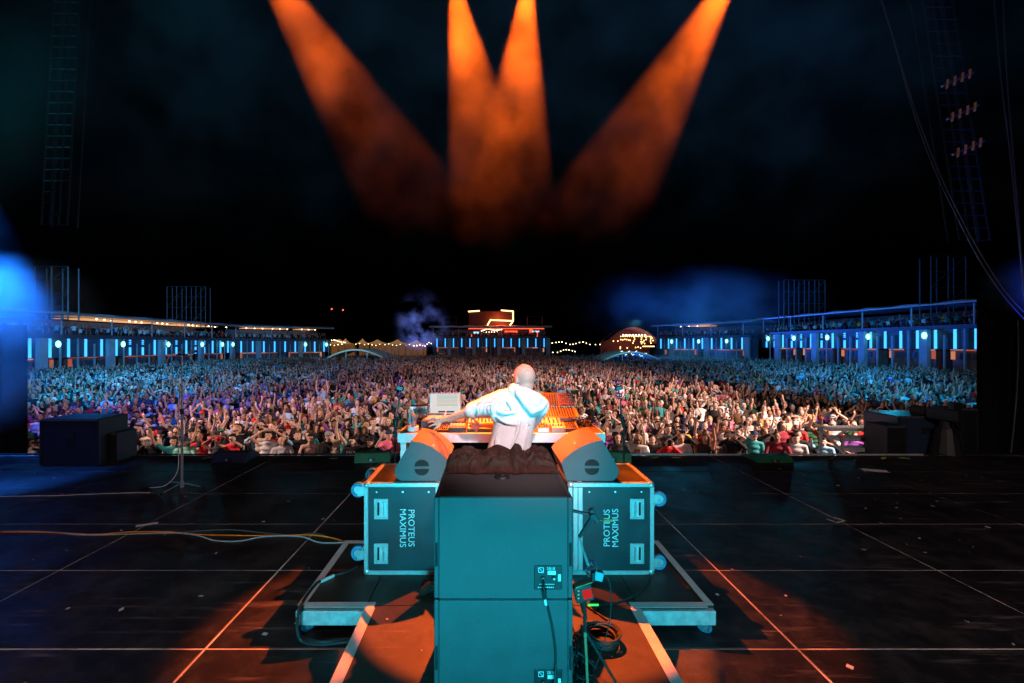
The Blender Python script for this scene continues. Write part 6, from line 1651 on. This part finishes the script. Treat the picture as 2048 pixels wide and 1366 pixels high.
# camera on its pedestal, dark silhouette at the right
cp = thing('broadcast_camera', 'black covered broadcast camera on a pedestal standing before the right drape', 'camera', P(1893, 905, 8.05))
O = (P(1893, 905, 8.05).x, 8.05, 0); cp.location = O
MB(O).cyl((O[0], 8.05, 0.0), (O[0], 8.05, 0.50), 0.24, 0.15, 14).build('pedestal', M_BLK, cp, bevel=0.01)
MB(O).cyl((O[0], 8.05, 0.50), (O[0], 8.05, 0.62), 0.10, n=12).build('head', M_RUB, cp)
MB(O).box((O[0] + 0.02, 8.05, 0.74), (0.30, 0.5, 0.22), Matrix.Rotation(0.15, 3, 'Z')).build('camera_body', M_BLK, cp, bevel=0.02)
MB(O).cyl((O[0] + 0.0, 8.3, 0.74), (O[0] - 0.06, 8.62, 0.74), 0.09, 0.11, 14).build('lens', M_RUB, cp)
MB(O).cyl((O[0] - 0.12, 7.85, 0.66), (O[0] - 0.22, 7.55, 0.55), 0.016, n=8).build('pan_handle', M_BLK, cp)
MB(O).box((O[0] - 0.02, 7.88, 0.92), (0.18, 0.10, 0.13)).build('viewfinder', M_BLK, cp, bevel=0.01)
# white decorated balloon head and small totems over the crowd are plain round shapes
bl_ = P(1238, 784, 17.5)
t = thing('white_balloon', 'big white egg shaped balloon with two magenta discs above the crowd right of the table', 'balloon', tuple(bl_))
MB().ell((0, 0, 0), (0.22, 0.18, 0.27), None, 20, 14).build('skin', M_WHITE, t, smooth=True)
for x in (-0.075, 0.085): MB().ell((x, -0.165, -0.01), (0.055, 0.02, 0.06), None, 12, 8).build('magenta_disc', mat('magenta', (0.6, 0.05, 0.4), 0.5), t)
MB().cyl((0, 0, -0.27), (0.05, 0.05, -1.1), 0.008, n=6).build('stick', M_WHITE, t)
bl_ = P(1476, 794, 22)
tag(MB(bl_).ell(bl_, (0.13, 0.13, 0.085), None, 14, 10).build('red_ball', mat('red_ball', (0.7, 0.02, 0.02), 0.3), None, smooth=True), 'small red ball tossed above the crowd right of the balloon', 'ball')

# ------------------------------------------------------------------ smoke
def smoke(name, label, c, dims, density, scale, lo, hi, col=(1, 1, 1), aniso=0.2, shape='ell', fall=None, rot=0.0, detail=3):
    """stage smoke: an uneven scattering volume with soft edges"""
    m = bpy.data.materials.new(name); m.use_nodes = True; nt = m.node_tree; L = nt.links
    nt.nodes.remove(nt.nodes['Principled BSDF'])
    vs_ = nt.nodes.new('ShaderNodeVolumeScatter'); vs_.inputs['Color'].default_value = (*col, 1); vs_.inputs['Anisotropy'].default_value = aniso
    tc = nt.nodes.new('ShaderNodeTexCoord')
    n = nt.nodes.new('ShaderNodeTexNoise'); n.inputs['Scale'].default_value = scale; n.inputs['Detail'].default_value = detail; n.inputs['Roughness'].default_value = 0.55
    gm = nt.nodes.new('ShaderNodeNewGeometry')
    L.new(gm.outputs['Position'], n.inputs['Vector'])
    r = nt.nodes.new('ShaderNodeMapRange'); r.clamp = True; r.inputs['From Min'].default_value = lo; r.inputs['From Max'].default_value = hi
    L.new(n.outputs['Fac'], r.inputs[0])
    sub = nt.nodes.new('ShaderNodeVectorMath'); sub.operation = 'SUBTRACT'; sub.inputs[1].default_value = c
    L.new(gm.outputs['Position'], sub.inputs[0])
    dv = nt.nodes.new('ShaderNodeVectorMath'); dv.operation = 'DIVIDE'; dv.inputs[1].default_value = [d / 2 for d in dims]
    L.new(sub.outputs[0], dv.inputs[0])
    if shape == 'ell':
        ln = nt.nodes.new('ShaderNodeVectorMath'); ln.operation = 'LENGTH'; L.new(dv.outputs[0], ln.inputs[0]); src = ln.outputs['Value']
        f = nt.nodes.new('ShaderNodeMapRange'); f.clamp = True; f.interpolation_type = 'SMOOTHSTEP'
        f.inputs['From Min'].default_value = 1.0; f.inputs['From Max'].default_value = 0.25; L.new(src, f.inputs[0])
    else:
        sx = nt.nodes.new('ShaderNodeSeparateXYZ'); L.new(gm.outputs['Position'], sx.inputs[0])
        ad = nt.nodes.new('ShaderNodeMath'); ad.operation = 'MULTIPLY_ADD'; L.new(n.outputs['Fac'], ad.inputs[0]); ad.inputs[1].default_value = 2.6; L.new(sx.outputs['Z'], ad.inputs[2])
        f = nt.nodes.new('ShaderNodeMapRange'); f.clamp = True; f.interpolation_type = 'SMOOTHSTEP'
        f.inputs['From Min'].default_value = fall[0]; f.inputs['From Max'].default_value = fall[1]; L.new(ad.outputs[0], f.inputs[0])
    mu = nt.nodes.new('ShaderNodeMath'); mu.operation = 'MULTIPLY'; L.new(r.outputs[0], mu.inputs[0]); L.new(f.outputs[0], mu.inputs[1])
    m2 = nt.nodes.new('ShaderNodeMath'); m2.operation = 'MULTIPLY'; L.new(mu.outputs[0], m2.inputs[0]); m2.inputs[1].default_value = density
    L.new(m2.outputs[0], vs_.inputs['Density']); L.new(vs_.outputs[0], nt.nodes['Material Output'].inputs['Volume'])
    o = MB(c).box(c, dims).build('smoke', m)
    return tag(o, label, 'smoke', kind='stuff')
smoke('beam_smoke', 'drifting smoke in the four orange beams above the stage', (0.2, 6.7, 7.4), (13.0, 5.0, 8.4), 0.38, 1.1, 0.42, 0.64, shape='z', detail=5, fall=(4.8, 11.0), aniso=0.0)
smoke('wing_smoke', 'thick blue lit smoke at the left wing of the stage', P(20, 612, 7.0) + Vector((-0.1, 0, 0)), (3.6, 1.1, 1.9), 1.3, 1.1, 0.26, 0.50, aniso=0.1)
smoke('wing_smoke', 'thin teal smoke low at the left wing of the stage', P(-30, 745, 7.3), (2.4, 1.0, 2.4), 0.45, 1.0, 0.3, 0.65, aniso=0.1)
smoke('wing_smoke', 'blue lit smoke at the right wing of the stage', P(2085, 570, 7.2), (2.2, 1.2, 1.2), 0.5, 0.9, 0.3, 0.6, aniso=0.1)
smoke('field_smoke', 'wide blue smoke drifting over the right terrace', P(1400, 615, 68), (48, 14, 15), 0.040, 0.13, 0.36, 0.70, aniso=0.0)
smoke('field_smoke', 'teal smoke lying low before the right terrace bend', P(1390, 712, 66), (17, 8, 6.0), 0.11, 0.25, 0.36, 0.66, aniso=0.0)
smoke('field_smoke', 'column of violet smoke rising left of the central terrace', P(842, 655, 84), (13.0, 5, 17), 0.22, 0.26, 0.47, 0.70, aniso=0.0)
smoke('field_smoke', 'teal smoke at the foot of the smoke column beside the left arched tent', P(795, 705, 80), (11, 5, 5), 0.14, 0.25, 0.36, 0.62, aniso=0.0)
smoke('stage_smoke', 'faint teal haze high at the upper left of the stage', P(110, 230, 7.2), (5.0, 1.8, 5.6), 0.09, 0.45, 0.35, 0.7, aniso=0.0)
# lamps that colour the smoke
def point(name, loc, col, watt, r=0.2):
    l = bpy.data.lights.new(name, 'POINT'); l.energy = watt; l.color = col; l.shadow_soft_size = r
    o = bpy.data.objects.new(name, l); COL.objects.link(o); o.location = loc; return o
spot('wing_beam', (-8.5, 6.85, 5.2), (-8.1, 6.95, 1.0), (0.01, 0.17, 1.0), 6500, 42, 0.6, 0.1)
spot('wing_beam', (-8.9, 7.0, 0.03), (-9.8, 7.3, 2.2), (0.02, 0.75, 0.50), 350, 56, 0.6, 0.1)
spot('wing_beam', (9.9, 7.1, 0.05), (9.9, 7.15, 5.0), (0.01, 0.06, 1.0), 1800, 36, 0.6, 0.1)
spot('sky_beam', (24.0, 98.0, 0.0), tuple(P(1390, 560, 68)), (0.01, 0.13, 1.0), 170000, 70, 0.9, 0.5)
spot('sky_beam', (36.0, 84.0, 3.0), tuple(P(1390, 712, 66)), (0.04, 0.55, 1.0), 9000, 70, 0.9, 0.3)
spot('sky_beam', (-16.0, 92.0, 1.0), tuple(P(842, 650, 84)), (0.16, 0.25, 1.0), 30000, 70, 0.9, 0.3)
spot('truss_teal', (-10.5, 7.0, 1.8), (-8.8, 7.2, 7.0), (0.02, 0.55, 0.75), 900, 46, 0.9, 0.1)
